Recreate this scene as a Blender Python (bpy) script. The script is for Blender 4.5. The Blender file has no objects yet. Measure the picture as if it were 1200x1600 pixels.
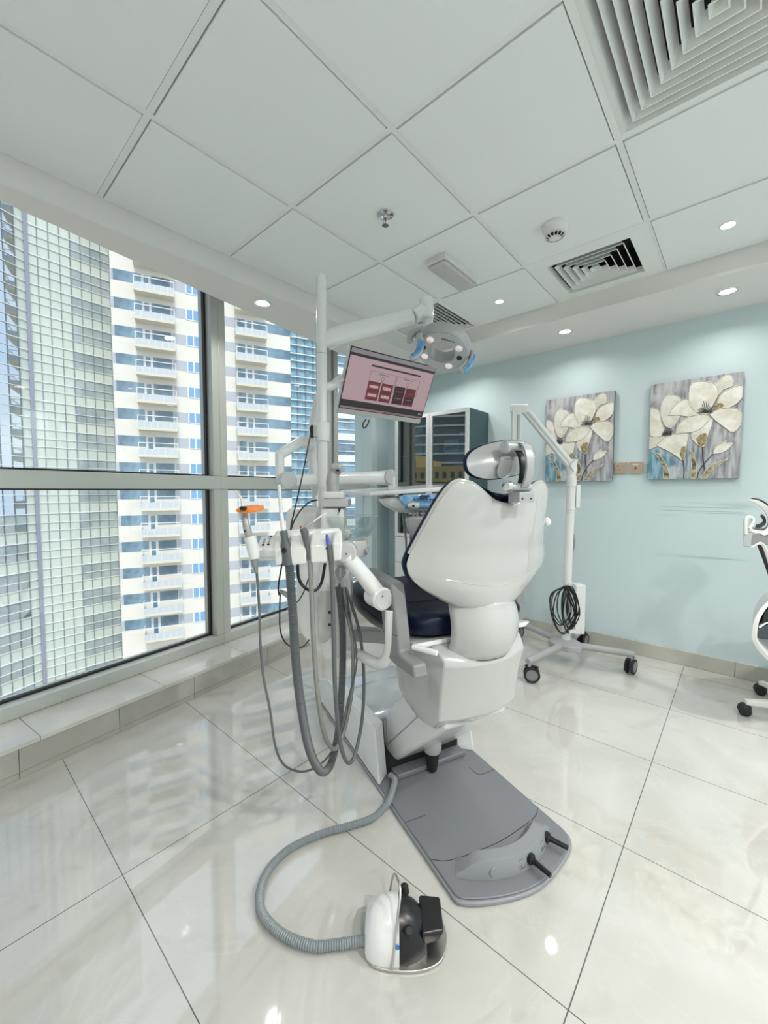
import bpy, bmesh, math, random
import numpy as np
from mathutils import Vector, Matrix
sc = bpy.context.scene
COL = sc.collection
PI = math.pi
V = Vector

# ------------------------------------------------------------------ camera, world, sun, exposure
H = 1.2505
FPX, YAW, PIT = 634.37, 0.723509, -0.052044
c_f = V((-math.sin(YAW)*math.cos(PIT), math.cos(YAW)*math.cos(PIT), math.sin(PIT)))
c_r = V((math.cos(YAW), math.sin(YAW), 0)); c_u = c_r.cross(c_f)
CAM = V((0, 0, H))
cd = bpy.data.cameras.new('camera'); cam = bpy.data.objects.new('camera', cd); COL.objects.link(cam)
cam.matrix_world = Matrix(((c_r.x, c_u.x, -c_f.x, 0), (c_r.y, c_u.y, -c_f.y, 0), (c_r.z, c_u.z, -c_f.z, H), (0, 0, 0, 1)))
cd.sensor_fit = 'HORIZONTAL'; cd.sensor_width = 36; cd.lens = FPX/1200*36; cd.clip_start = .02; cd.clip_end = 2000
sc.camera = cam
sc.view_settings.view_transform = 'Standard'; sc.view_settings.look = 'None'
sc.view_settings.exposure = -0.26; sc.view_settings.gamma = 1.0; sc.view_settings.use_curve_mapping = False
sc.cycles.max_bounces = 10; sc.cycles.transparent_max_bounces = 16; sc.cycles.caustics_reflective = False; sc.cycles.caustics_refractive = False
sc.cycles.use_denoising = True

world = bpy.data.worlds.new('sky'); sc.world = world; world.use_nodes = True
nt = world.node_tree; nt.nodes.clear()
wo = nt.nodes.new('ShaderNodeOutputWorld'); bg = nt.nodes.new('ShaderNodeBackground')
tc = nt.nodes.new('ShaderNodeTexCoord'); nz = nt.nodes.new('ShaderNodeTexNoise'); cr = nt.nodes.new('ShaderNodeValToRGB')
nz.inputs['Scale'].default_value = 3.2; nz.inputs['Detail'].default_value = 6
cr.color_ramp.elements[0].position = .4; cr.color_ramp.elements[0].color = (.62, .78, 1, 1)
cr.color_ramp.elements[1].position = .62; cr.color_ramp.elements[1].color = (.95, .97, 1, 1)
nt.links.new(tc.outputs['Generated'], nz.inputs['Vector']); nt.links.new(nz.outputs['Fac'], cr.inputs['Fac'])
nt.links.new(cr.outputs['Color'], bg.inputs['Color']); nt.links.new(bg.outputs['Background'], wo.inputs['Surface'])
bg.inputs['Strength'].default_value = 1.65
sd = bpy.data.lights.new('sun', 'SUN'); sun = bpy.data.objects.new('sun', sd); COL.objects.link(sun)
sd.energy = 2.6; sd.angle = math.radians(12); sd.color = (1, .96, .9)
sun.rotation_euler = V((-.62, .30, -.72)).to_track_quat('-Z', 'Y').to_euler()

def area(name, loc, size, energy, color=(1, 1, 1), shape='DISK', direction=(0, 0, -1), sizey=None, spread=180):
    d = bpy.data.lights.new(name, 'AREA'); o = bpy.data.objects.new(name, d); COL.objects.link(o)
    d.shape = shape; d.size = size; d.energy = energy; d.color = color; d.spread = math.radians(spread)
    if sizey: d.size_y = sizey
    o.location = loc; o.rotation_euler = V(direction).to_track_quat('-Z', 'Y').to_euler()
    return o

# ------------------------------------------------------------------ pixel -> place (photo frame 1200x1600)
def ray(x, y): return c_f*FPX + c_r*(x-600) - c_u*(y-800)
def at(x, y, d): return CAM + ray(x, y)*(d/FPX)
def rp(x, y, P0, N):
    r = ray(x, y); return CAM + r*((V(P0)-CAM).dot(N)/r.dot(N))

# ------------------------------------------------------------------ materials
def mat(name, col, rough=.5, metal=0, coat=0, spec=.5, noise=None, emit=None, bump=None, trans=0, alpha=1, ior=None, sheen=0):
    m = bpy.data.materials.new(name); m.use_nodes = True
    n = m.node_tree; b = n.nodes['Principled BSDF']
    b.inputs['Base Color'].default_value = (*col, 1); b.inputs['Roughness'].default_value = rough
    b.inputs['Metallic'].default_value = metal; b.inputs['Coat Weight'].default_value = coat; b.inputs['Coat Roughness'].default_value = .05
    b.inputs['Specular IOR Level'].default_value = spec; b.inputs['Transmission Weight'].default_value = trans; b.inputs['Alpha'].default_value = alpha
    b.inputs['Sheen Weight'].default_value = sheen
    if ior: b.inputs['IOR'].default_value = ior
    if emit: b.inputs['Emission Color'].default_value = (*emit[0], 1); b.inputs['Emission Strength'].default_value = emit[1]
    if noise or bump:
        t = n.nodes.new('ShaderNodeTexCoord'); tx = n.nodes.new('ShaderNodeTexNoise'); n.links.new(t.outputs['Object'], tx.inputs['Vector'])
    if noise:   # (scale, other colour)
        tx.inputs['Scale'].default_value = noise[0]; tx.inputs['Detail'].default_value = 5
        mx = n.nodes.new('ShaderNodeMix'); mx.data_type = 'RGBA'; mx.inputs[6].default_value = (*col, 1); mx.inputs[7].default_value = (*noise[1], 1)
        rr = n.nodes.new('ShaderNodeMapRange'); rr.inputs[1].default_value = .38; rr.inputs[2].default_value = .62
        n.links.new(tx.outputs['Fac'], rr.inputs[0]); n.links.new(rr.outputs[0], mx.inputs[0]); n.links.new(mx.outputs[2], b.inputs['Base Color'])
    if bump:    # (scale, strength)
        t2 = n.nodes.new('ShaderNodeTexNoise'); t2.inputs['Scale'].default_value = bump[0]; t2.inputs['Detail'].default_value = 3; n.links.new(t.outputs['Object'], t2.inputs['Vector'])
        bp = n.nodes.new('ShaderNodeBump'); bp.inputs['Strength'].default_value = bump[1]; bp.inputs['Distance'].default_value = .01
        n.links.new(t2.outputs['Fac'], bp.inputs['Height']); n.links.new(bp.outputs['Normal'], b.inputs['Normal'])
    return m

def pane_mat(name, tint=(1, 1, 1), refl=.07):
    m = bpy.data.materials.new(name); m.use_nodes = True; n = m.node_tree; n.nodes.clear()
    o = n.nodes.new('ShaderNodeOutputMaterial'); a = n.nodes.new('ShaderNodeBsdfTransparent'); g = n.nodes.new('ShaderNodeBsdfGlossy'); mx = n.nodes.new('ShaderNodeMixShader')
    lw = n.nodes.new('ShaderNodeLayerWeight'); lw.inputs['Blend'].default_value = .5
    fr = n.nodes.new('ShaderNodeMath'); fr.operation = 'POWER'; fr.inputs[1].default_value = 5; n.links.new(lw.outputs['Facing'], fr.inputs[0])
    mm = n.nodes.new('ShaderNodeMath'); mm.operation = 'MULTIPLY_ADD'; mm.inputs[1].default_value = .6; mm.inputs[2].default_value = refl
    a.inputs['Color'].default_value = (*tint, 1); g.inputs['Roughness'].default_value = 0
    n.links.new(fr.outputs[0], mm.inputs[0]); n.links.new(mm.outputs[0], mx.inputs[0]); n.links.new(a.outputs[0], mx.inputs[1]); n.links.new(g.outputs[0], mx.inputs[2]); n.links.new(mx.outputs[0], o.inputs[0])
    return m

M = {}
M['ceil'] = mat('ceiling_tile_paint', (.86, .90, .885), .9, bump=(400, .15))
M['ceilbar'] = mat('ceiling_bar_paint', (.84, .87, .84), .6)
M['dark'] = mat('dark_void', (.02, .02, .02), .9)
M['white_paint'] = mat('white_paint', (.80, .79, .76), .8)
M['soffit_grey'] = mat('soffit_paint', (.66, .68, .66), .8)
M['wallwhite'] = mat('white_wall_paint', (.78, .80, .79), .85)
M['alu'] = mat('window_aluminium', (.60, .62, .58), .38, .35)
M['gasket'] = mat('black_gasket', (.01, .01, .012), .5)
M['glass'] = pane_mat('window_glass', (.97, .985, .98), .05)
M['plastic'] = mat('white_plastic', (.79, .80, .795), .22, coat=.4)
M['plastic2'] = mat('light_grey_plastic', (.52, .53, .525), .25, coat=.3)
M['shell'] = mat('chair_shell_plastic', (.51, .515, .505), .16, coat=.6)
M['silver'] = mat('silver_plastic', (.42, .43, .435), .32, .3)
M['silver2'] = mat('silver_shell', (.42, .43, .44), .34, .2)
M['chrome'] = mat('chrome', (.78, .78, .78), .12, 1)
M['steel'] = mat('brushed_steel', (.62, .6, .56), .3, 1)
M['navy'] = mat('navy_leather', (.003, .008, .030), .42, spec=.25, bump=(250, .08))
M['black'] = mat('black_plastic', (.008, .008, .01), .3)
M['blackm'] = mat('black_matte', (.012, .012, .014), .6)
M['armgrey'] = mat('armrest_grey', (.24, .245, .245), .4)
M['plate'] = mat('base_plate_grey', (.19, .20, .222), .38, bump=(900, .1))
M['plate2'] = mat('base_plate_light_grey', (.27, .285, .305), .4, bump=(900, .1))
M['cover'] = mat('base_cover_gloss', (.58, .62, .65), .08, coat=.8)
M['hose'] = mat('grey_hose', (.115, .13, .135), .45)
M['hose2'] = mat('beige_grey_hose', (.25, .26, .24), .45)
M['hose3'] = mat('pale_blue_grey_hose', (.25, .28, .295), .42)
M['orange'] = mat('orange_shield', (.95, .25, .01), .5, spec=.25)
M['blue'] = mat('blue_film', (.02, .17, .42), .2, coat=.8, noise=(30, (.12, .42, .75)), bump=(60, .6))
M['lblue'] = mat('light_blue_film', (.12, .36, .66), .2, coat=.8, noise=(25, (.35, .6, .82)), bump=(50, .6))
M['navyprint'] = mat('blue_print', (.02, .05, .22), .5)
M['bluetip'] = mat('syringe_blue', (.10, .12, .55), .35)
M['clear'] = pane_mat('clear_glass', (.93, .96, .955), .12)
M['rubber'] = mat('black_rubber', (.012, .012, .013), .6)
M['castor'] = mat('castor_grey', (.22, .225, .235), .45)
M['standgrey'] = mat('stand_grey', (.38, .39, .40), .4)
M['paintline'] = mat('painted_shadow_line', (.30, .27, .21), .6)
M['lampwhite'] = mat('lamp_disc', (1, 1, 1), .5, emit=((1, .97, .93), 9))
M['led'] = mat('led_reflector', (.9, .85, .85), .1, .5, emit=((1, .82, .84), .35))

def floor_mat():
    m = bpy.data.materials.new('polished_porcelain'); m.use_nodes = True; n = m.node_tree; b = n.nodes['Principled BSDF']; L = n.links.new
    t = n.nodes.new('ShaderNodeTexCoord')
    def noise(s, d, dist=0, det=6, w=None):
        x = n.nodes.new('ShaderNodeTexNoise'); x.inputs['Scale'].default_value = s; x.inputs['Detail'].default_value = det; x.inputs['Distortion'].default_value = dist
        L(t.outputs['Object'], x.inputs['Vector']); return x.outputs['Fac']
    def ramp(src, p0, c0, p1, c1, extra=()):
        r = n.nodes.new('ShaderNodeValToRGB'); e = r.color_ramp.elements; e[0].position = p0; e[0].color = (*c0, 1); e[1].position = p1; e[1].color = (*c1, 1)
        for p, c in extra: k = e.new(p); k.color = (*c, 1)
        L(src, r.inputs[0]); return r.outputs[0]
    base = ramp(noise(1.7, 0, 1.2), .32, (.52, .51, .465), .7, (.62, .615, .58))
    vein = ramp(noise(2.1, 0, 2.2, 8), .485, (0, 0, 0), .5, (1, 1, 1), ((.515, (0, 0, 0)),))
    vein2 = ramp(noise(3.7, 0, 1.6, 8), .60, (0, 0, 0), .72, (1, 1, 1))
    m1 = n.nodes.new('ShaderNodeMix'); m1.data_type = 'RGBA'; m1.inputs[7].default_value = (.70, .69, .65, 1)
    f = n.nodes.new('ShaderNodeMath'); f.operation = 'MULTIPLY'; f.inputs[1].default_value = .2; L(vein, f.inputs[0]); L(f.outputs[0], m1.inputs[0]); L(base, m1.inputs[6])
    m2 = n.nodes.new('ShaderNodeMix'); m2.data_type = 'RGBA'; m2.inputs[7].default_value = (.40, .385, .335, 1)
    f = n.nodes.new('ShaderNodeMath'); f.operation = 'MULTIPLY'; f.inputs[1].default_value = .35; L(vein2, f.inputs[0]); L(f.outputs[0], m2.inputs[0]); L(m1.outputs[2], m2.inputs[6])
    sx = n.nodes.new('ShaderNodeSeparateXYZ'); L(t.outputs['Object'], sx.inputs[0])
    def line(out, off, per, w):
        a = n.nodes.new('ShaderNodeMath'); a.operation = 'ADD'; a.inputs[1].default_value = -off + per*50 + per/2; L(out, a.inputs[0])
        q = n.nodes.new('ShaderNodeMath'); q.operation = 'MODULO'; q.inputs[1].default_value = per; L(a.outputs[0], q.inputs[0])
        s = n.nodes.new('ShaderNodeMath'); s.operation = 'SUBTRACT'; s.inputs[1].default_value = per/2; L(q.outputs[0], s.inputs[0])
        ab = n.nodes.new('ShaderNodeMath'); ab.operation = 'ABSOLUTE'; L(s.outputs[0], ab.inputs[0])
        c = n.nodes.new('ShaderNodeMath'); c.operation = 'LESS_THAN'; c.inputs[1].default_value = w; L(ab.outputs[0], c.inputs[0]); return c.outputs[0]
    l1 = line(sx.outputs[0], -1.4728, 1.2, .0016); l2 = line(sx.outputs[1], .3801, .6, .0014)
    mxx = n.nodes.new('ShaderNodeMath'); mxx.operation = 'MAXIMUM'; L(l1, mxx.inputs[0]); L(l2, mxx.inputs[1])
    m3 = n.nodes.new('ShaderNodeMix'); m3.data_type = 'RGBA'; m3.inputs[7].default_value = (.10, .11, .11, 1); L(mxx.outputs[0], m3.inputs[0]); L(m2.outputs[2], m3.inputs[6])
    L(m3.outputs[2], b.inputs['Base Color'])
    b.inputs['Roughness'].default_value = .03; b.inputs['IOR'].default_value = 2.0
    return m
M['floor'] = floor_mat()
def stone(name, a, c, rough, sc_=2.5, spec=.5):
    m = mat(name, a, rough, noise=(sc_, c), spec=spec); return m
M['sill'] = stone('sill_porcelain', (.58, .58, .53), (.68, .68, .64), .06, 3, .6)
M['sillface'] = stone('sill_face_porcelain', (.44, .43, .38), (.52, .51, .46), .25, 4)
M['skirt'] = stone('skirting_porcelain', (.47, .46, .41), (.54, .53, .48), .18, 3)
def teal_mat():
    m = mat('teal_wall_paint', (.60, .72, .745), .5); n = m.node_tree; b = n.nodes['Principled BSDF']; L = n.links.new
    t = n.nodes.new('ShaderNodeTexCoord'); mp = n.nodes.new('ShaderNodeMapping'); mp.inputs['Scale'].default_value = (1.6, 1, 90); mp.inputs['Rotation'].default_value = (0, math.radians(2), 0)
    x = n.nodes.new('ShaderNodeTexNoise'); x.inputs['Scale'].default_value = 1.0; x.inputs['Detail'].default_value = 4; L(t.outputs['Object'], mp.inputs[0]); L(mp.outputs[0], x.inputs['Vector'])
    r = n.nodes.new('ShaderNodeMapRange'); r.inputs[1].default_value = .54; r.inputs[2].default_value = .66; L(x.outputs['Fac'], r.inputs[0])
    s = n.nodes.new('ShaderNodeSeparateXYZ'); L(t.outputs['Object'], s.inputs[0])
    def band(o, lo, hi, e):
        a = n.nodes.new('ShaderNodeMapRange'); a.interpolation_type = 'SMOOTHSTEP'; a.inputs[1].default_value = lo; a.inputs[2].default_value = lo+e; L(o, a.inputs[0])
        c = n.nodes.new('ShaderNodeMapRange'); c.interpolation_type = 'SMOOTHSTEP'; c.inputs[1].default_value = hi-e; c.inputs[2].default_value = hi; c.inputs[3].default_value = 1; c.inputs[4].default_value = 0; L(o, c.inputs[0])
        q = n.nodes.new('ShaderNodeMath'); q.operation = 'MULTIPLY'; L(a.outputs[0], q.inputs[0]); L(c.outputs[0], q.inputs[1]); return q.outputs[0]
    def mul(a, c):
        q = n.nodes.new('ShaderNodeMath'); q.operation = 'MULTIPLY'; L(a, q.inputs[0])
        if isinstance(c, float): q.inputs[1].default_value = c
        else: L(c, q.inputs[1])
        return q.outputs[0]
    def add(a, c):
        q = n.nodes.new('ShaderNodeMath'); q.operation = 'MAXIMUM'; L(a, q.inputs[0]); L(c, q.inputs[1]); return q.outputs[0]
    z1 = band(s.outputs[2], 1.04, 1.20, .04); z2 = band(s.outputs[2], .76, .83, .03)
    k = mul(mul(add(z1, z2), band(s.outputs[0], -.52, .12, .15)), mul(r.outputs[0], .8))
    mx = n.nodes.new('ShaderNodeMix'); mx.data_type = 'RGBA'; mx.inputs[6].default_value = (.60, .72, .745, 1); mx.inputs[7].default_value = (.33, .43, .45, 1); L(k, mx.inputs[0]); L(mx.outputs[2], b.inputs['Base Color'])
    return m
M['teal'] = teal_mat()

# ------------------------------------------------------------------ mesh helpers
ORG = {}
def tag(o, label=None, cat=None, group=None, kind=None):
    if label: o['label'] = label
    if cat: o['category'] = cat
    if group: o['group'] = group
    if kind: o['kind'] = kind
    return o
def thing(name, loc, label, cat, group=None):
    o = bpy.data.objects.new(name, None); COL.objects.link(o); o.location = loc; o.empty_display_size = .05
    ORG[o.name] = V(loc); tag(o, label, cat, group); return o
def catmull(pts, n=8):
    pts = [V(p) for p in pts]; out = []
    if len(pts) < 3: return pts
    ext = [pts[0]*2-pts[1]] + pts + [pts[-1]*2-pts[-2]]
    for i in range(1, len(ext)-2):
        a, b, c, d = ext[i-1:i+3]
        for k in range(n):
            t = k/n
            out.append(.5*((2*b)+(c-a)*t+(2*a-5*b+4*c-d)*t*t+(3*b-a-3*c+d)*t**3))
    out.append(pts[-1]); return out
class MB:
    def __init__(s): s.b = bmesh.new()
    def face(s, vs, mi=0):
        try: f = s.b.faces.new(vs); f.material_index = mi; return f
        except ValueError: return None
    def poly(s, pts, mi=0): s.face([s.b.verts.new(p) for p in pts], mi); return s
    def box(s, lo, hi, mi=0, mtx=None):
        c = [V((x, y, z)) for z in (lo[2], hi[2]) for y in (lo[1], hi[1]) for x in (lo[0], hi[0])]
        if mtx: c = [mtx @ p for p in c]
        v = [s.b.verts.new(p) for p in c]
        for q in ((0, 2, 3, 1), (4, 5, 7, 6), (0, 1, 5, 4), (2, 6, 7, 3), (0, 4, 6, 2), (1, 3, 7, 5)): s.face([v[i] for i in q], mi)
        return s
    def hexa(s, p, mi=0):   # 8 corner points: bottom ring 0-3, top ring 4-7
        v = [s.b.verts.new(x) for x in p]
        for q in ((3, 2, 1, 0), (4, 5, 6, 7), (0, 1, 5, 4), (1, 2, 6, 5), (2, 3, 7, 6), (3, 0, 4, 7)): s.face([v[i] for i in q], mi)
        return s
    def prism(s, pts, off, mi=0):   # closed outline (world points) extruded by off
        a = [s.b.verts.new(p) for p in pts]; b = [s.b.verts.new(V(p)+V(off)) for p in pts]; n = len(a)
        s.face(a[::-1], mi); s.face(b, mi)
        for i in range(n): s.face((a[i], a[(i+1) % n], b[(i+1) % n], b[i]), mi)
        return s
    def loft(s, rings, cap=True, mi=0, closed=True):
        R = [[s.b.verts.new(p) for p in r] for r in rings]; n = len(R[0])
        for a, b in zip(R, R[1:]):
            for i in range(n if closed else n-1): s.face((a[i], a[(i+1) % n], b[(i+1) % n], b[i]), mi)
        if cap: s.face(R[0][::-1], mi); s.face(R[-1], mi)
        return s
    def tube(s, pts, r, seg=12, smooth=8, mi=0, flat=1.0, corr=0):
        P = catmull(pts, smooth) if smooth and len(pts) > 2 else [V(p) for p in pts]
        n = len(P)
        if isinstance(r, (int, float)): rr = [r]*n
        else:
            rr = []
            for i in range(n):
                t = i/(n-1)*(len(r)-1); k = min(int(t), len(r)-2); rr.append(r[k]+(r[k+1]-r[k])*(t-k))
        if corr:     # corrugated: resample densely
            L = [0]
            for a, b in zip(P, P[1:]): L.append(L[-1]+(b-a).length)
            m = int(L[-1]/corr*2); Q = []; j = 0
            for k in range(m+1):
                d = L[-1]*k/m
                while j < n-2 and L[j+1] < d: j += 1
                Q.append(P[j].lerp(P[j+1], (d-L[j])/max(1e-9, L[j+1]-L[j])))
            P = Q; n = len(P); r0 = rr[0]; rr = [r0*(1 if k % 2 else .80) for k in range(n)]
        T = [(P[min(i+1, n-1)]-P[max(i-1, 0)]).normalized() for i in range(n)]
        up = V((0, 0, 1)) if abs(T[0].z) < .9 else V((1, 0, 0))
        N = T[0].cross(up).normalized(); rings = []
        for i in range(n):
            N = (N-T[i]*N.dot(T[i])).normalized(); B = T[i].cross(N)
            rings.append([P[i]+(N*math.cos(2*PI*k/seg)+B*math.sin(2*PI*k/seg)*flat)*rr[i] for k in range(seg)])
        s.loft(rings, True, mi); return s
    def lathe(s, prof, o, axis, seg=32, mi=0, a0=None, arc=2*PI, close=False):
        ax = V(axis).normalized(); e1 = V(a0).normalized() if a0 else ax.orthogonal().normalized(); e1 = (e1-ax*e1.dot(ax)).normalized(); e2 = ax.cross(e1)
        full = abs(arc-2*PI) < 1e-6; m = seg if full else seg+1
        rows = []
        for r, h in prof:
            if r < 1e-6: v = s.b.verts.new(V(o)+ax*h); rows.append([v]*m)
            else: rows.append([s.b.verts.new(V(o)+ax*h+(e1*math.cos(arc*k/seg)+e2*math.sin(arc*k/seg))*r) for k in range(m)])
        if close: rows.append(rows[0])
        for a, b in zip(rows, rows[1:]):
            for k in range(m if full else m-1):
                j = (k+1) % m; q = [a[k], a[j], b[j], b[k]]; u = []
                for x in q:
                    if x not in u: u.append(x)
                if len(u) > 2: s.face(u, mi)
        return s
    def cyl(s, p, q, r, seg=24, mi=0, bev=0.0):
        p, q = V(p), V(q); L = (q-p).length; b = min(bev, r*.9, L/2)
        prof = [(0, 0), (r-b, 0), (r, b), (r, L-b), (r-b, L), (0, L)] if b else [(0, 0), (r, 0), (r, L), (0, L)]
        return s.lathe(prof, p, q-p, seg, mi)
    def grid(s, f, nu, nv, mi=0):
        vs = [[s.b.verts.new(f(i/nu, j/nv)) for j in range(nv+1)] for i in range(nu+1)]
        for i in range(nu):
            for j in range(nv): s.face((vs[i][j], vs[i+1][j], vs[i+1][j+1], vs[i][j+1]), mi)
        return s
    def build(s, name, m, parent=None, bevel=0, bseg=3, sharp=35, solid=None, sub=0, flat=False, origin=None, smoothall=False):
        bmesh.ops.recalc_face_normals(s.b, faces=s.b.faces[:])
        me = bpy.data.meshes.new(name); org = ORG[parent.name] if parent else (V(origin) if origin is not None else V((0, 0, 0)))
        if org.length: bmesh.ops.translate(s.b, verts=s.b.verts[:], vec=-org)
        s.b.to_mesh(me); s.b.free()
        for mm in (m if isinstance(m, (list, tuple)) else [m]): me.materials.append(mm)
        o = bpy.data.objects.new(name, me); COL.objects.link(o)
        if not flat:
            for p in me.polygons: p.use_smooth = True
            if not smoothall: me.set_sharp_from_angle(angle=math.radians(sharp))
        if solid is not None:
            md = o.modifiers.new('solid', 'SOLIDIFY'); md.thickness = solid; md.offset = 0
        if bevel:
            md = o.modifiers.new('bevel', 'BEVEL'); md.width = bevel; md.segments = bseg; md.limit_method = 'ANGLE'; md.angle_limit = math.radians(30); md.harden_normals = False
        if sub:
            md = o.modifiers.new('sub', 'SUBSURF'); md.levels = sub; md.render_levels = sub
        if parent: o.parent = parent
        elif origin is not None: o.location = origin
        ORG[o.name] = org
        return o
def struct(o): o['kind'] = 'structure'; return o
def B(lo, hi, mtx=None): return MB().box(lo, hi, 0, mtx)
def dup(o, delta, parent=None, root=True):
    c = o.copy(); COL.objects.link(c)
    if root: c.location = o.location + V(delta)
    if parent is not None: c.parent = parent
    for ch in list(o.children): dup(ch, (0, 0, 0), c, False)
    return c
def dupname(o): return o
# ================================================================== THE ROOM
ZC = 2.555; ZS = 2.44; YW = 3.57
U = V((-.1513, .9885, 0)); W = V((.9885, .1513, 0))          # along the window wall / towards the room
def F(s, w, z): return U*s + W*w + V((0, 0, z))
X1, Y0 = 2.0, -2.2
def wx(w, y): # x on facade plane w at given y
    s = (y-W.y*w)/U.y; return U.x*s + W.x*w
fl = MB().poly([(wx(-2.6, Y0), Y0, 0), (X1, Y0, 0), (X1, YW, 0), (wx(-2.6, YW), YW, 0)]).build('floor', M['floor']); struct(fl)
# ceiling: bars, lay-in tiles and the void above them
cb = MB(); gx, gy = -1.593, .567
i0, i1, j0, j1 = -1, 5, -4, 3
skip = {(2, 1), (1, 3), (-1, 3)}
for i in range(i0, i1+1):
    for j in range(j0, j1+1):
        x, y = gx+.6*i, gy+.6*j
        if (i, j) in skip: continue
        cb.box((x+.015, y+.015, ZC-.005), (x+.585, y+.585, ZC+.012), 0)
for i in range(i0, i1+2): cb.box((gx+.6*i-.0115, gy+.6*j0, ZC), (gx+.6*i+.0115, gy+.6*(j1+1), ZC+.02), 1)
for j in range(j0, j1+2): cb.box((gx+.6*i0, gy+.6*j-.0115, ZC+.0005), (gx+.6*(i1+1), gy+.6*j+.0115, ZC+.02), 1)
cb.box((-2.3, Y0-.1, ZC+.2), (X1+.1, YW, ZC+.25), 2)
struct(cb.build('ceiling', [M['ceil'], M['ceilbar'], M['dark']], flat=True))
# dropped borders
yA, yB = -.6, YW
b = MB(); b.prism([(-2.193, yA, ZS), (-2.193, yB, ZS), (wx(-2.262, yB), yB, ZS), (wx(-2.262, yA), yA, ZS)], (0, 0, .36))
o = b.build('trim_1', M['white_paint'], flat=True); struct(o)
o = B((-2.195, 2.965, ZS), (X1, YW, 2.79)).build('trim_2', M['white_paint'], flat=True); struct(o)
b = MB(); b.prism([F(-3, -2.2, 2.8), F(4.6, -2.2, 2.8), F(4.6, -2.9, 2.8), F(-3, -2.9, 2.8)], (0, 0, .2)); struct(b.build('trim_3', M['wallwhite'], flat=True))
# walls
struct(B((-3.35, YW, -.3), (X1+.15, YW+.15, 2.95)).build('wall_far', M['teal'], flat=True))
struct(B((X1, Y0-.15, -.3), (X1+.15, YW, 2.95)).build('wall_right', M['teal'], flat=True))
struct(B((-2.6, Y0-.15, -.3), (X1, Y0, 2.95)).build('wall_back', M['wallwhite'], flat=True))
b = MB(); b.prism([F(-2.9, -2.56, -.3), F(3.95, -2.56, -.3), F(3.95, -2.75, -.3), F(-2.9, -2.75, -.3)], (0, 0, .45))
b.prism([F(3.635, -2.50, .15), F(4.02, -2.50, .15), F(4.02, -2.72, .15), F(3.635, -2.72, .15)], (0, 0, 2.6))
b.prism([F(3.72, -2.49, .15), F(3.735, -2.49, .15), F(3.735, -2.50, .15), F(3.72, -2.50, .15)], (0, 0, 2.5))
struct(b.build('wall_window', M['teal'], flat=True))
# sill (top slabs, face tiles) and skirting
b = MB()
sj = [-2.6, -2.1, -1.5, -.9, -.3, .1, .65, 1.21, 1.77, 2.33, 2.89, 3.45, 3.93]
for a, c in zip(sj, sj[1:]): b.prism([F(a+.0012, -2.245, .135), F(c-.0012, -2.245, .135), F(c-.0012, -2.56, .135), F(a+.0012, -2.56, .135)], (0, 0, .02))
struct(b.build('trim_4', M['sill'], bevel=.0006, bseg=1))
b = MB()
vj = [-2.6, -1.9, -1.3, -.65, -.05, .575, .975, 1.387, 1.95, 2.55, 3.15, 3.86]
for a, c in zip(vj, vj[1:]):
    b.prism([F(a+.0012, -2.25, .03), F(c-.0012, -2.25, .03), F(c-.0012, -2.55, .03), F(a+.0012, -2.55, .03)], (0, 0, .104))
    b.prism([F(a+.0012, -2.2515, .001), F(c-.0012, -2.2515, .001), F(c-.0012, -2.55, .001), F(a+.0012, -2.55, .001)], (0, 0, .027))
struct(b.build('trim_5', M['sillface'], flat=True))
b = MB()
for x in np.arange(-2.4, X1, 1.2): b.box((max(x, -2.95)+.001, YW-.012, 0), (min(x+1.2, X1)-.001, YW+.01, .105))
b.box((-2.9, YW-.012, 0), (-2.402, YW+.01, .105))
struct(b.build('baseboard_far', M['skirt'], bevel=.002, bseg=1))
# windows: frame + pane each
muls = [(-2.75, -2.64), (-.62, -.51), (1.735, 1.845), (2.94, 3.09), (3.635, 3.64)]
for k, (a, c) in enumerate(zip(muls, muls[1:])):
    s0, s1 = a[1], c[0]
    fr = MB()
    def bar(sa, sb, za, zb, w0=-2.515, w1=-2.66): fr.prism([F(sa, w0, za), F(sb, w0, za), F(sb, w1, za), F(sa, w1, za)], (0, 0, zb-za))
    bar(s0-.055, s1+.055, .156, .225); bar(s0-.055, s1+.055, 2.66, 2.75)
    bar(s0-.055, s1+.055, 1.262, 1.352)
    bar(s0-.055, s0+.0, .226, 1.261); bar(s0-.055, s0, 1.353, 2.66)
    if k < 3: bar(s1, s1+.055, .226, 1.261); bar(s1, s1+.055, 1.353, 2.66)
    fo = fr.build('window_%d' % (k+1), M['alu'], bevel=.003, bseg=2); struct(fo)
    g = MB()
    for za, zb in ((.225, 1.262), (1.352, 2.66)):
        for (p, q, r_, t_) in ((s0, s1, za, za+.012), (s0, s1, zb-.008, zb), (s0, s0+.010, za, zb), (s1-.014, s1, za, zb)):
            if k == 3 and p > s1-.1: continue
            g.prism([F(p, -2.575, r_), F(q, -2.575, r_), F(q, -2.6, r_), F(p, -2.6, r_)], (0, 0, t_-r_))
    go = g.build('gasket', M['gasket'], fo, flat=True)
    g = MB()
    for za, zb in ((.225, 1.262), (1.352, 2.66)): g.prism([F(s0, -2.605, za), F(s1, -2.605, za), F(s1, -2.611, za), F(s0, -2.611, za)], (0, 0, zb-za))
    g.build('glass_pane', M['glass'], fo, flat=True)

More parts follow.
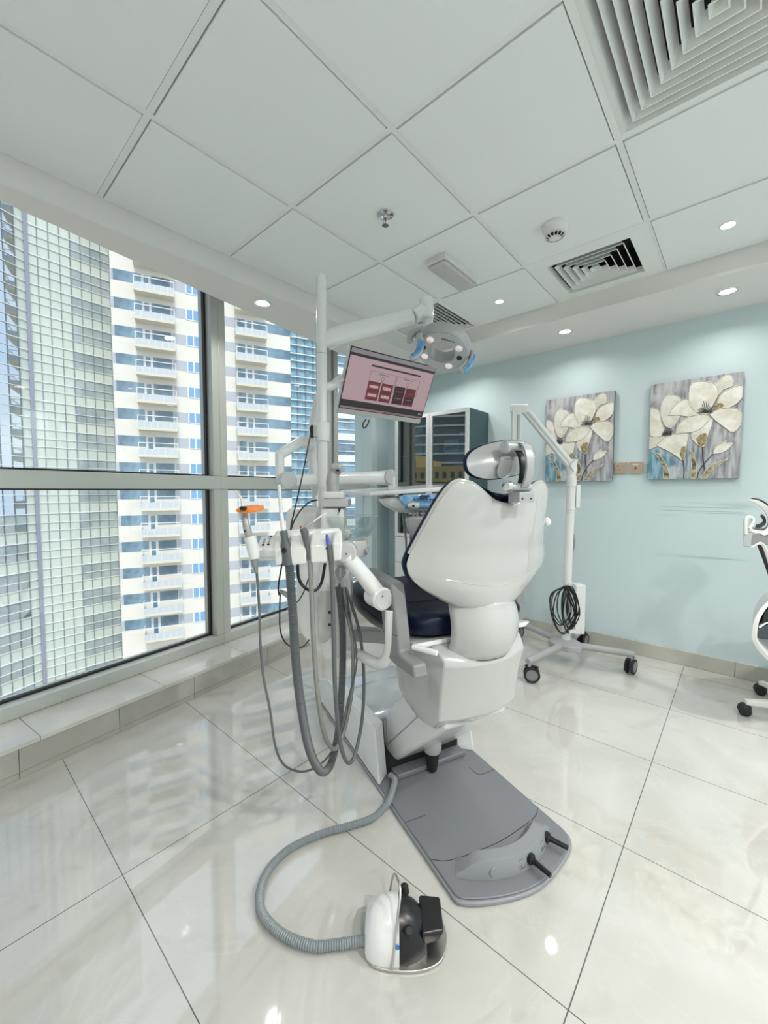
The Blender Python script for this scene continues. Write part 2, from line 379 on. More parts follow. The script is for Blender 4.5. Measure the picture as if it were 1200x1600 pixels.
# ------------------------------------------------------------------ ceiling fixtures
def diffuser(cx, cy, half, n, z, label, face=None, bl=.5):
    t = thing('air_diffuser', (cx, cy, z), label, 'air vent', 'square air diffusers in the ceiling')
    face = face or half+.03
    b = MB()
    def ring(r0, z0, r1, z1):
        a = [V((cx+sx*r0, cy+sy*r0, z0)) for sx, sy in ((-1, -1), (1, -1), (1, 1), (-1, 1))]; c = [V((cx+sx*r1, cy+sy*r1, z1)) for sx, sy in ((-1, -1), (1, -1), (1, 1), (-1, 1))]
        va = [b.b.verts.new(p) for p in a]; vc = [b.b.verts.new(p) for p in c]
        for i in range(4): b.face((va[i], va[(i+1) % 4], vc[(i+1) % 4], vc[i]))
    ring(face, z, half, z-.004); ring(face, z+.012, face, z); ring(half, z-.004, half-.006, z+.03)
    if bl >= .5: ring(half, z-.003, half-half/(n+.6)*bl, z+.045*bl/.55)
    b.build('diffuser_frame', M['ceilbar'], t, flat=True, solid=.0015)
    for k in range(1, n+1):
        b = MB(); r = half*(1-k/(n+.6))
        gap = half/(n+.6)
        ring(r, z-.002, r+.004, z-.002)
        ring(r, z-.002, max(r-gap*bl, .004), z+.045*bl/.55)
        b.build('louvre', M['ceilbar'], t, flat=True, solid=.0022)
    b = MB()
    b.box((cx-half, cy-half, z+.16), (cx+half, cy+half, z+.165))
    for s_ in (-1, 1): b.box((cx+s_*half-.002, cy-half, z+.03), (cx+s_*half+.002, cy+half, z+.16)); b.box((cx-half, cy+s_*half-.002, z+.03), (cx+half, cy+s_*half+.002, z+.16))
    b.build('duct_box', M['dark'], t, flat=True)
    return t
diffuser(gx+1.5, gy+.9, .272, 8, ZC, 'large square air diffuser filling a ceiling tile in the top right corner of the photo', .288)
d2 = diffuser(gx+.9, gy+2.1, .212, 5, ZC, 'square air diffuser set in a ceiling panel between the smoke detector and the teal wall', .3, .33)
diffuser(gx-.3, gy+2.1, .262, 8, ZC, 'square air diffuser in the ceiling, half hidden by the operating light', .288, .2)

def downlight(x, y, z, r, label, power, tilt=None):
    t = thing('ceiling_downlight', (x, y, z), label, 'ceiling light', 'round recessed downlights')
    MB().lathe([(r, 0), (r*.98, -.004), (r*.80, -.005), (r*.76, .0), (r*.72, .03), (r*.74, .03), (r, .001)], (x, y, z), (0, 0, 1), 40).build('trim_ring', M['chrome' if z < 2.5 else 'ceilbar'], t)
    MB().lathe([(0, .0025), (r*.72, .0025)], (x, y, z-.004), (0, 0, 1), 32).build('lamp_disc', M['lampwhite'], t)
    area('downlight_light', (x, y, z-.012), r*1.3, power, (1, .96, .92), spread=150)
downlight(-1.038, 3.221, ZS, .052, 'round downlight in the lowered border above the teal wall, right of the operating light', 2.6)
downlight(-1.966, 3.221, ZS, .052, 'round downlight in the lowered border above the dark green glass cabinet', 3)
downlight(-2.36, 3.06, ZS, .045, 'added downlight brightening the corner above the cabinet, hidden by the monitor', 5)  # added out of sight to brighten the corner wall
downlight(-.11, 3.222, ZS, .052, 'round downlight in the lowered border, above and right of the larger painting side', 2.6)
downlight(-2.325, 1.47, ZS, .052, 'round downlight in the lowered border right above the window', 5)
downlight(-1.30, 2.669, ZC-.004, .034, 'small round downlight in a ceiling tile between the emergency light and the far border', 3)
downlight(-.10, 2.656, ZC-.004, .036, 'small round downlight in the ceiling tile right of the middle air diffuser', 3)
# added downlights out of view, the main light for the room
def tl(i, j, label, power): downlight(gx+.6*i+.3, gy+.6*j+.3, ZC-.004, .08, label, power)
tl(4, -2, 'added unseen downlight in the ceiling, right of and behind the camera', 28)
tl(4, 0, 'added unseen downlight in the ceiling, level with the camera at the right', 34)
tl(4, 2, 'added unseen downlight in the ceiling, at the right above the office chair', 30)
tl(2, -3, 'added unseen downlight in the ceiling, straight behind the camera', 13)
tl(5, 3, 'added unseen downlight in the far right corner of the ceiling', 10)

t = thing('fire_sprinkler', (-1.306, 1.488, ZC-.004), 'chrome pendent fire sprinkler with red bulb in a ceiling tile', 'sprinkler')
o_ = V((-1.306, 1.488, ZC-.004))
MB().lathe([(.040, 0), (.038, -.006), (.022, -.009), (.018, -.002)], o_, (0, 0, 1), 32).build('rosette', M['chrome'], t)
MB().cyl(o_, o_-V((0, 0, .022)), .010).build('body', M['chrome'], t, bevel=.001)
MB().cyl(o_-V((0, 0, .022)), o_-V((0, 0, .045)), .0025, 10).build('bulb', mat('red_bulb', (.5, .03, .02), .1, coat=1), t)
b = MB()
for s_ in (-1, 1): b.tube([o_+V((s_*.008, 0, -.018)), o_+V((s_*.013, 0, -.032)), o_+V((s_*.004, 0, -.05))], .002, 8)
b.cyl(o_-V((0, 0, .05)), o_-V((0, 0, .053)), .016)
b.build('deflector', M['chrome'], t)

c_ = V((-.735, 2.10, ZC-.004)); t = thing('smoke_detector', c_, 'round white smoke detector on the ceiling near the middle air diffuser', 'smoke detector')
wp = mat('detector_white', (.78, .79, .76), .35)
MB().lathe([(0, 0), (.064, 0), (.064, -.012), (.056, -.014)], c_, (0, 0, 1), 40).build('base', wp, t)
MB().lathe([(.056, -.014), (.055, -.028), (.046, -.045), (.044, -.047), (.040, -.048)], c_, (0, 0, 1), 40).build('housing', wp, t)
MB().lathe([(.040, -.045), (.038, -.060), (0, -.060)], c_, (0, 0, 1), 32).build('sensor_chamber', M['dark'], t)
b = MB()
for k in range(14):
    a = 2*PI*k/14; e = V((math.cos(a), math.sin(a), 0)); b.tube([c_+e*.046+V((0, 0, -.045)), c_+e*.043+V((0, 0, -.058)), c_+e*.02+V((0, 0, -.066))], .0022, 6)
b.lathe([(.045, -.052), (.043, -.054), (.041, -.052)], c_, (0, 0, 1), 32, close=True); b.lathe([(.028, -.062), (.018, -.066), (0, -.066), (0, -.063), (.026, -.06)], c_, (0, 0, 1), 32)
b.build('grille', wp, t)

# emergency light
p0 = V((-1.379, 1.932, 0)); p1 = V((-1.254, 1.904, 0)); p2 = V((-1.261, 2.282, 0)); ctr = V((-1.318, 2.107, ZC-.004))
t = thing('emergency_light', ctr, 'white rectangular emergency bulkhead light with clear ribbed lens on the ceiling', 'emergency light')
B((ctr.x-.058, ctr.y-.175, ZC-.034), (ctr.x+.058, ctr.y+.175, ZC-.004)).build('housing', wp, t, bevel=.004)
lm = mat('ribbed_lens', (.58, .57, .55), .15, coat=.6, bump=(120, .5))
b = MB(); b.hexa([(ctr.x-.066, ctr.y-.185, ZC-.040), (ctr.x+.066, ctr.y-.185, ZC-.040), (ctr.x+.066, ctr.y+.185, ZC-.040), (ctr.x-.066, ctr.y+.185, ZC-.040), (ctr.x-.066, ctr.y-.185, ZC-.033), (ctr.x+.066, ctr.y-.185, ZC-.033), (ctr.x+.066, ctr.y+.185, ZC-.033), (ctr.x-.066, ctr.y+.185, ZC-.033)])
b.build('lens_frame', wp, t, bevel=.002)
B((ctr.x-.056, ctr.y-.175, ZC-.062), (ctr.x+.056, ctr.y+.175, ZC-.040)).build('lens', lm, t, bevel=.01)

# ================================================================== PAINTINGS
def canvas_mat():
    m = bpy.data.materials.new('painted_background'); m.use_nodes = True; n = m.node_tree; b = n.nodes['Principled BSDF']; L = n.links.new; b.inputs['Roughness'].default_value = .55
    t = n.nodes.new('ShaderNodeTexCoord'); s = n.nodes.new('ShaderNodeSeparateXYZ'); L(t.outputs['Object'], s.inputs[0])
    def mr(o, a, c):
        r = n.nodes.new('ShaderNodeMapRange'); r.interpolation_type = 'SMOOTHSTEP'; r.inputs[1].default_value = a; r.inputs[2].default_value = c; L(o, r.inputs[0]); return r.outputs[0]
    mp = n.nodes.new('ShaderNodeMapping'); mp.inputs['Scale'].default_value = (14, 1, 2.2); L(t.outputs['Object'], mp.inputs[0])
    x = n.nodes.new('ShaderNodeTexNoise'); x.inputs['Scale'].default_value = 3; x.inputs['Detail'].default_value = 8; L(mp.outputs[0], x.inputs['Vector'])
    x2 = n.nodes.new('ShaderNodeTexNoise'); x2.inputs['Scale'].default_value = 5; x2.inputs['Detail'].default_value = 4; L(t.outputs['Object'], x2.inputs['Vector'])
    r = n.nodes.new('ShaderNodeValToRGB'); e = r.color_ramp.elements; e[0].position = .36; e[0].color = (.19, .19, .215, 1); e[1].position = .62; e[1].color = (.52, .52, .55, 1); L(x.outputs['Fac'], r.inputs[0])
    # teal towards the lower left
    def mix(a, c, f):
        q = n.nodes.new('ShaderNodeMix'); q.data_type = 'RGBA'
        for i_, v_ in ((6, a), (7, c)):
            if isinstance(v_, tuple): q.inputs[i_].default_value = (*v_, 1)
            else: L(v_, q.inputs[i_])
        if isinstance(f, float): q.inputs[0].default_value = f
        else: L(f, q.inputs[0])
        return q.outputs[2]
    def mul(a, c):
        q = n.nodes.new('ShaderNodeMath'); q.operation = 'MULTIPLY'; L(a, q.inputs[0])
        if isinstance(c, float): q.inputs[1].default_value = c
        else: L(c, q.inputs[1])
        return q.outputs[0]
    low = mr(s.outputs[2], .02, -.16); left = mr(s.outputs[0], .12, -.22)
    teal = mix((.09, .24, .33), (.30, .47, .55), mr(x.outputs['Fac'], .4, .6))
    c1 = mix(r.outputs[0], teal, mul(low, left))
    wht = mix(c1, (.62, .62, .62), mul(mr(x2.outputs['Fac'], .5, .66), .8))
    L(wht, b.inputs['Base Color']); return m
M['canvas'] = canvas_mat()
M['canvas_side'] = mat('canvas_edge', (.17, .18, .19), .7)
M['petal'] = mat('cream_petal_paint', (.72, .68, .57), .5, noise=(16, (.86, .85, .79)), bump=(45, .35))
M['petal2'] = mat('pale_petal_paint', (.60, .57, .48), .5, noise=(12, (.80, .78, .72)), bump=(45, .35))
M['edgep'] = mat('petal_edge_paint', (.86, .84, .77), .5)
M['gold'] = mat('ochre_paint', (.20, .15, .07), .5, noise=(60, (.45, .37, .20)), bump=(60, .4))
M['stem'] = mat('stem_paint', (.05, .045, .04), .5)
M['leafp'] = mat('leaf_paint', (.10, .08, .04), .5, noise=(30, (.50, .44, .28)), bump=(50, .4))
def q2uv(x, y):   # measured on the larger picture
    xl = 597-(y-128)*.0438; xr = 1070-(y-72)*.054; yt = 128-(x-597)*.1184; yb = 631
    return ((x-xl)/(xr-xl), (yb-y)/(yb-yt))
def painting(xl, xr, zb, zt, du, label):
    cx, cz = (xl+xr)/2, (zb+zt)/2; y1 = YW-.002; y0 = y1-.036
    t = thing('flower_painting', (cx, y1, cz), label, 'painting', 'canvas paintings of white flowers')
    w, h = xr-xl, zt-zb
    b = MB(); b.box((xl, y0, zb), (xr, y1, zt), 0)
    for f in b.b.faces: f.material_index = 0 if f.calc_center_median().y < y0+.001 else 1
    b.build('canvas', [M['canvas'], M['canvas_side']], t, flat=True)
    def pt(x, y, lift):
        u, v = q2uv(x, y); u = min(max(u*1.0+du*(1-v)*0, .004), .996); v = min(max(v, .004), .996)
        return V((xl+u*w, y0-lift, zb+v*h))
    def petal(name, pts, m_, z_, edge=True, er=.0016):
        P = catmull([V((a, c, 0)) for a, c in pts]+[V((*pts[0], 0))], 5)[:-1]
        c = sum((p for p in P), V((0, 0, 0)))/len(P)
        b = MB(); rim = [b.b.verts.new(pt(p.x, p.y, z_)) for p in P]; mid = [b.b.verts.new(pt(p.x*.55+c.x*.45, p.y*.55+c.y*.45, z_+.0012)) for p in P]; bot = [b.b.verts.new(pt(p.x, p.y, 0.0)) for p in P]
        n = len(P)
        for i in range(n):
            j = (i+1) % n; b.face((rim[i], rim[j], mid[j], mid[i])); b.face((bot[i], bot[j], rim[j], rim[i]))
        b.face(mid)
        o = b.build(name, m_, t)
        if edge:
            e = MB(); e.tube([pt(p.x, p.y+1.6, z_-.0012) for p in P]+[pt(P[0].x, P[0].y+1.6, z_-.0012)], er*1.7, 6, 0); e.build('painted_shadow', M['paintline'], o)
            e = MB(); e.tube([pt(p.x, p.y, z_) for p in P]+[pt(P[0].x, P[0].y, z_)], er, 6, 0); e.build('petal_edge', M['edgep'], o)
    def line(name, pts, r_, m_, z_=.003): MB().tube([pt(a, c, z_) for a, c in pts], r_, 6, 6).build(name, m_, t)
    # stems and leaves first (lowest)
    line('stem', [(868, 465), (870, 520), (876, 585)], .003, M['stem'], .001); line('stem', [(925, 498), (885, 540), (850, 590), (840, 628)], .003, M['stem'], .001); line('stem', [(768, 530), (772, 580), (770, 628)], .0035, M['stem'], .001)
    petal('leaf', [(606, 488), (640, 500), (672, 545), (690, 590), (692, 628), (664, 628), (662, 580), (644, 530)], M['leafp'], .002)
    petal('leaf', [(803, 478), (822, 500), (836, 560), (834, 628), (806, 628), (812, 560)], M['leafp'], .002)
    petal('leaf', [(992, 528), (945, 545), (900, 570), (868, 610), (855, 628), (885, 628), (915, 590), (955, 555)], M['leafp'], .002)
    petal('bud', [(920, 500), (928, 468), (958, 445), (985, 432), (980, 445), (1012, 446), (992, 475), (960, 495)], M['petal'], .003)
    # back petals
    petal('petal', [(933, 190), (935, 130), (965, 100), (1000, 84), (1020, 110), (1015, 145), (975, 160), (950, 190)], M['petal2'], .002)
    petal('petal', [(650, 290), (652, 230), (680, 185), (715, 184), (755, 200), (770, 260), (735, 330), (700, 360), (670, 340)], M['petal2'], .002)
    petal('petal', [(583, 380), (590, 262), (615, 252), (642, 270), (655, 330), (668, 370), (640, 405), (600, 402)], M['petal'], .0025)
    petal('petal', [(582, 470), (584, 405), (640, 400), (720, 408), (700, 440), (640, 450)], M['petal2'], .002)
    petal('petal', [(812, 415), (820, 370), (870, 320), (915, 310), (915, 350), (895, 400), (880, 455), (850, 455)], M['petal'], .003)
    petal('sepal', [(835, 420), (862, 395), (888, 395), (885, 440), (866, 460), (848, 452)], M['gold'], .0045, False)
    petal('petal', [(622, 448), (690, 395), (745, 390), (795, 388), (790, 440), (780, 500), (765, 530), (730, 505), (680, 475)], M['petal'], .003)
    petal('sepal', [(750, 500), (762, 465), (782, 460), (778, 500), (766, 530)], M['gold'], .0045, False)
    petal('petal', [(940, 240), (955, 195), (1000, 160), (1060, 145), (1064, 195), (1030, 240), (980, 262), (930, 262)], M['petal'], .003)
    petal('petal', [(905, 290), (950, 265), (1020, 262), (1058, 290), (1050, 350), (1015, 388), (975, 360), (935, 325)], M['petal'], .0035)
    petal('petal', [(690, 292), (720, 245), (760, 215), (800, 212), (830, 265), (850, 290), (800, 298), (740, 290)], M['petal'], .0035)
    petal('petal', [(803, 235), (803, 160), (825, 120), (880, 116), (935, 135), (948, 185), (925, 235), (900, 285), (870, 288), (830, 270)], M['petal'], .004)
    petal('petal', [(730, 385), (745, 340), (790, 305), (850, 290), (905, 300), (885, 340), (840, 375), (780, 385)], M['petal'], .004)
    petal('flower_throat', [(925, 262), (935, 240), (962, 235), (972, 250), (940, 265)], M['gold'], .0065, False)
    b = MB(); b3 = MB(); rnd = random.Random(4)
    for k in range(16):
        a = math.radians(-25+k*14.5); L_ = rnd.uniform(35, 66)
        b.tube([pt(884, 284, .006), pt(884+math.sin(a-1.2)*L_*.9, 284-abs(math.cos(a-1.2))*L_, .008)], .0016, 5, 0)
        L_ *= .75; b3.tube([pt(684, 398, .006), pt(684+math.sin(a-1.2)*L_*.9, 398-abs(math.cos(a-1.2))*L_, .008)], .0015, 5, 0)
    b.build('stamen', M['stem'], t); b3.build('stamen', M['stem'], t)
painting(-.527, -.022, 1.335, 2.02, 0, 'larger looking painting of white flowers at the right, nearest the office chair')
painting(-1.274, -.764, 1.330, 2.018, 0, 'left hand painting of white flowers, behind the mobile lamp stand')

# sockets
soc = mat('rose_gold_plate', (.56, .42, .32), .3, .35)
for x0_, x1_, lab, kind in ((-.757, -.672, 'rose gold power socket plate with switch, beside the left painting', 'power_socket'), (-.657, -.570, 'rose gold data socket plate next to the power socket', 'data_socket')):
    t = thing(kind, ((x0_+x1_)/2, YW, 1.425), lab, 'wall socket')
    B((x0_, YW-.011, 1.382), (x1_, YW, 1.468)).build('face_plate', soc, t, bevel=.002)
    xc = (x0_+x1_)/2
    if kind == 'power_socket':
        for dx, dz, w_, h_ in ((-.018, .018, .008, .008), (-.031, -.012, .008, .005), (-.005, -.012, .008, .005)): B((xc+dx-w_/2, YW-.0125, 1.425+dz-h_/2), (xc+dx+w_/2, YW-.0105, 1.425+dz+h_/2)).build('pin_hole', M['dark'], t)
        B((xc+.012, YW-.014, 1.440), (xc+.03, YW-.010, 1.456)).build('rocker_switch', soc, t, bevel=.002)
    else:
        B((xc-.006, YW-.0125, 1.416), (xc+.006, YW-.0105, 1.428)).build('jack', M['dark'], t); B((xc-.02, YW-.0125, 1.445), (xc+.02, YW-.0105, 1.452)).build('label_strip', M['plastic'], t)
tag(B((-.562, YW-.004, 1.388), (-.535, YW, 1.452)).build('wall_patch', mat('plaster_patch', (.66, .63, .52), .9, noise=(60, (.45, .6, .6))), bevel=.003), 'torn beige plaster patch between data socket and right painting', 'wall patch')
# ================================================================== CABINET against the far wall
cx0, cx1, cy0, cz0, cz1 = -2.672, -1.832, 3.195, .79, 1.985
t = thing('glass_door_cabinet', ((cx0+cx1)/2, YW, cz0), 'dark green wall cabinet with two white framed glass doors behind the dental chair', 'cabinet')
dg = mat('dark_green_laminate', (.045, .095, .105), .35); wf = mat('white_door_frame', (.80, .82, .81), .3)
b = MB(); th = .018; yb_ = YW-.002
b.box((cx0, cy0+.02, cz0), (cx0+th, yb_, cz1)); b.box((cx1-th, cy0+.02, cz0), (cx1, yb_, cz1)); b.box((cx0+th, cy0+.02, cz0), (cx1-th, yb_, cz0+th)); b.box((cx0+th, cy0+.02, cz1-th), (cx1-th, yb_, cz1)); b.box((cx0+th, yb_-.01, cz0+th), (cx1-th, yb_, cz1-th))
b.build('carcass', dg, t, flat=True)
shz = [1.20, 1.60]
for z in shz: B((cx0+.02, cy0+.03, z-.008), (cx1-.02, yb_-.012, z)).build('shelf', mat('green_glass_shelf', (.25, .42, .38), .1), t)
cabglass = pane_mat('cabinet_glass', (.62, .72, .72), .22)
xm = (cx0+cx1)/2
for a, c in ((cx0, xm-.002), (xm+.002, cx1)):
    b = MB(); fw = .032
    b.box((a, cy0, cz0), (a+fw, cy0+.019, cz1)); b.box((c-fw, cy0, cz0), (c, cy0+.019, cz1)); b.box((a+fw, cy0, cz0), (c-fw, cy0+.019, cz0+fw)); b.box((a+fw, cy0, cz1-fw), (c-fw, cy0+.019, cz1))
    d = b.build('door', wf, t, flat=True)
    B((a+fw, cy0+.008, cz0+fw), (c-fw, cy0+.012, cz1-fw)).build('glass_pane', cabglass, d, flat=True)
t = thing('base_cabinet', ((cx0+cx1)/2, YW, 0), 'white base cabinet standing on the floor under the dark green glass cabinet', 'cabinet')
B((cx0, cy0+.02, 0), (cx1, YW-.014, cz0-.002)).build('body', wf, t, flat=True)
for a, c in ((cx0+.002, xm-.002), (xm+.002, cx1-.002)):
    for z0_, z1_ in ((.06, .28), (.285, .52), (.525, .78)): B((a, cy0, z0_), (c, cy0+.018, z1_)).build('drawer', wf, t, bevel=.002)
def carton(x0, x1, z, h, col, label, y=3.30, dpt=.12, extra=None):
    t = thing('supply_box', ((x0+x1)/2, y, z), label, 'box', 'boxes inside the glass cabinet')
    B((x0, y, z), (x1, y+dpt, z+h)).build('carton', mat('carton', col, .5), t, bevel=.002)
    if extra: B((x0+.01, y-.001, z+h*.3), (x1-.01, y, z+h*.55)).build('printed_band', mat('band', extra, .5), t, flat=True)
carton(-2.15, -1.99, 1.60, .13, (.8, .8, .8), 'white carton with dark print on the upper right shelf of the glass cabinet', extra=(.25, .3, .4))
carton(-1.98, -1.91, 1.60, .04, (.65, .45, .38), 'small reddish box beside the white carton in the glass cabinet')
carton(-1.90, -1.865, 1.60, .03, (.8, .82, .82), 'small white box at the right end of the upper cabinet shelf')
carton(-2.50, -2.40, 1.60, .15, (.8, .82, .82), 'tall white box on the upper left shelf of the glass cabinet', extra=(.7, .72, .72))
carton(-2.52, -2.40, 1.752, .14, (.78, .74, .76), 'pinkish white box on top of the tall white box in the glass cabinet', extra=(.7, .25, .35))
carton(-2.39, -2.29, 1.60, .10, (.78, .8, .8), 'low white box right of the tall white box in the glass cabinet')
carton(-2.56, -2.44, 1.20, .10, (.5, .62, .6), 'pale green box on the lower left cabinet shelf')
carton(-2.10, -1.90, 1.20, .09, (.6, .62, .62), 'grey box on the lower right cabinet shelf')
carton(-2.60, -2.50, .81, .17, (.35, .37, .38), 'dark grey box on the bottom of the glass cabinet')
carton(-2.45, -2.32, .81, .22, (.55, .57, .58), 'grey tall box on the bottom of the glass cabinet')

# ================================================================== DENTAL CHAIR  (frame: A towards the feet, Bb to the far side)
CO = V((-.434, 1.221, 0)); cf = V((-.931, .365, 0)); cn = V((.365, .931, 0))
def C(a, b_, z): return CO + cf*a + cn*b_ + V((0, 0, z))
def onB(x, y, b_):   # point of the pixel's ray at lateral offset b_
    return rp(x, y, CO+cn*b_, cn)
CM = Matrix(((cf.x, cn.x, 0, CO.x), (cf.y, cn.y, 0, CO.y), (0, 0, 1, 0), (0, 0, 0, 1)))
def cbox(a0, a1, b0, b1, z0, z1): return MB().box((a0, b0, z0), (a1, b1, z1), 0, CM)
ch = thing('dental_chair', C(.6, 0, 0), 'white shelled dental chair with navy seat on a long grey base plate', 'dental chair')
# base plate: rim + inlaid top sheet
def plate_outline(g, z, a_end=1.53):
    front = [(.118, -.256), (.080, -.250), (.045, -.190), (.012, -.09), (.0, 0), (.012, .09), (.045, .20), (.078, .245), (.118, .256)]
    fp = [V((a, b_, 0)) for a, b_ in front]; fp = catmull(fp, 4)
    out = [(p.x, p.y) for p in fp]; out += [(a_end-.3, .256)] + [(a_end-.3+.3*math.sin(k*PI/16), .256*math.cos(k*PI/16)) for k in range(1, 16)] + [(a_end-.3, -.256)]
    return [C(a+(g if a < .6 else -g)*0 + (g if a < .2 else 0), b_*(1-g/.256), z) for a, b_ in out]
MB().prism(plate_outline(0, .001), (0, 0, .014)).build('base_plate', M['plate2'], ch, bevel=.004, bseg=2)
b = MB(); b.prism(plate_outline(.007, .0152), (0, 0, .006)); ptop = b.build('plate_cover', M['plate'], ch, bevel=.003, bseg=2)
b = MB()
def pline(pts, r=.0011): b.tube([C(a, c, .0213) for a, c in pts], r, 5, 6)
pline([(.23, -.249), (.20, -.20), (.185, -.1), (.178, 0), (.185, .1), (.20, .20), (.23, .249)])
pline([(.40, -.249), (.395, -.165)]); pline([(.47, .249), (.475, .165), (.53, .155)])
b.build('plate_seam', M['dark'], ch)
# base cover with two cheeks
def topc(a): return .215 - .02*max(0, a-1.0)
b = MB()
for s_ in (-1, 1):
    oa = [(.628, .022), (.615, .022), (.66, .235), (.80, .235), (1.25, .20), (1.45, .12), (1.5, .022)]
    rings = []
    for bb, k in ((.252, 0), (.246, 0), (.19, 1)):
        rings.append([C(a + (.045 if (k and i in (0, 1, 2)) else 0), s_*bb, z + (-.02 if (i in (2, 3) and bb == .252) else 0)) for i, (a, z) in enumerate(oa)])
    b.loft(rings)
b.build('base_cheek', M['plastic'], ch, bevel=.008, bseg=3, sharp=40)
b = MB(); pr = [(.80, .19), (.86, .205), (1.22, .195), (1.42, .12), (1.48, .024), (.80, .024)]
b.prism([C(a, -.189, z) for a, z in pr], cn*.378); b.build('base_cover', M['cover'], ch, bevel=.01)
b = MB(); b.tube([C(1.10, -.187, .2015), C(1.13, 0, .2015), C(1.10, .187, .2015)], .0014, 5, 8); b.build('cover_seam', M['silver'], ch)
cbox(.66, .80, -.188, .188, .022, .07).build('hinge_recess', M['dark'], ch)
cbox(.60, .66, -.17, .19, .022, .045).build('recess_lip', M['plate'], ch, bevel=.006)
MB().lathe([(0, .03), (.020, .03), (.024, .05), (.030, .10), (.028, .12), (0, .12)], C(.585, -.005, 0), (0, 0, 1), 24).build('actuator_boot', M['rubber'], ch)
MB().lathe([(.036, .115), (.040, .125), (.040, .16), (.03, .19), (0, .20)], C(.585, -.005, 0), (0, 0, 1), 24).build('actuator_hood', M['plastic2'], ch)
# lifting link
lp = [(.30, .40), (.37, .33), (.60, .12), (.705, .028), (.745, .03), (.785, .10), (.79, .19), (.76, .235), (.45, .56), (.30, .56)]
MB().prism([C(a, -.145, z) for a, z in lp], cn*.29).build('lift_arm', M['plastic'], ch, bevel=.014, bseg=3)
b = MB(); b.tube([C(.735, -.1465, .10), C(.44, -.1465, .40)], .0022, 5, 0); b.tube([C(.735, -.1465, .10), C(.755, -.1465, .215)], .0022, 5, 0); b.build('arm_seam', M['silver'], ch)
# body under the seat: lofted box with dished rear face
def bodyring(z, a_back, a_front, hw, dish, r=.03):
    pts = []
    n = 10
    for k in range(n+1):
        bb = -hw + 2*hw*k/n; pts.append((a_back - dish*(1-(bb/hw)**2), bb))
    pts += [(a_back+.05, hw+.012), ((a_back+a_front)/2, hw+.016), (a_front, hw), (a_front, 0), (a_front, -hw), ((a_back+a_front)/2, -hw-.016), (a_back+.05, -hw-.012)]
    return [C(a, bb, z) for a, bb in pts]
rows = [(.36, .42, .50, .13, .01), (.392, .335, .54, .165, .025), (.44, .292, .58, .178, .035), (.50, .285, .60, .178, .04), (.60, .268, .61, .18, .045), (.655, .252, .61, .185, .045), (.668, .256, .60, .183, .04), (.695, .275, .60, .19, .03), (.715, .31, .60, .2, .01)]
MB().loft([bodyring(*r_) for r_ in rows]).build('body_cover', M['shell'], ch, bevel=.006, bseg=2, sharp=32)
# seat
def seat_ring(a, hw, zt, zb):
    n = 8; P = []
    for k in range(n+1):
        s_ = -1+2*k/n; P.append((s_*hw, zt - .018*math.cos(s_*PI/2) + (-.03 if abs(s_) == 1 else (-.006 if abs(s_) >= .75 else 0))))
    P += [(hw*1.0, (zt+zb)/2-.01), (hw*.93, zb+.006), (hw*.6, zb), (-hw*.6, zb), (-hw*.93, zb+.006), (-hw*1.0, (zt+zb)/2-.01)]
    return [C(a, x, z) for x, z in P]
SR = [(.30, .20, .815, .745), (.32, .24, .835, .735), (.38, .268, .838, .725), (.50, .275, .838, .70), (.66, .272, .838, .70), (.80, .268, .838, .715), (.92, .262, .836, .735), (.985, .25, .822, .755), (1.02, .215, .80, .768)]
MB().loft([seat_ring(*r_) for r_ in SR]).build('seat_cushion', M['navy'], ch, sub=1, smoothall=True)
b = MB(); zt = .8345
b.tube([C(.30, -.22, .840), C(.5, -.21, .834), C(.75, -.2, .834), C(.9, -.19, .834)], .0018, 5, 6); b.tube([C(.45, -.21, .834), C(.46, -.1, .824), C(.46, .1, .824), C(.45, .21, .834)], .0018, 5, 6); b.tube([C(.62, -.268, .80), C(.60, -.20, .836)], .0016, 5, 4)
b.build('seat_stitching', M['navy'], ch)
pan = [(.30, .728), (.38, .718), (.50, .695), (.66, .695), (.80, .710), (.97, .745)]
MB().loft([[C(a, s_*h, z+dz) for s_, h, dz in ((-1, .268, .004), (1, .268, .004), (1, .24, -.014), (-1, .24, -.014))] for a, z in pan]).build('seat_pan', M['plastic'], ch, bevel=.005)
# curved lumbar link shell between body and backrest
def lshell(u, v, off=0):
    bb = (-1+2*u); z = .674+.195*v; hw = .140+.006*math.sin(v*PI)
    a = .212 - .034*math.sin(min(1, v*1.1)*PI*.9) + .085*abs(bb)**2.4 + off
    return C(a, bb*hw, z)
b = MB(); b.grid(lambda u, v: lshell(u, v), 20, 12); b.build('lumbar_shell', M['shell'], ch, solid=.02, smoothall=True)
b = MB()
b.tube([lshell(k/16, 0, -.002)+V((0, 0, -.004)) for k in range(17)], .006, 8, 0); b.build('lumbar_gasket', M['black'], ch)
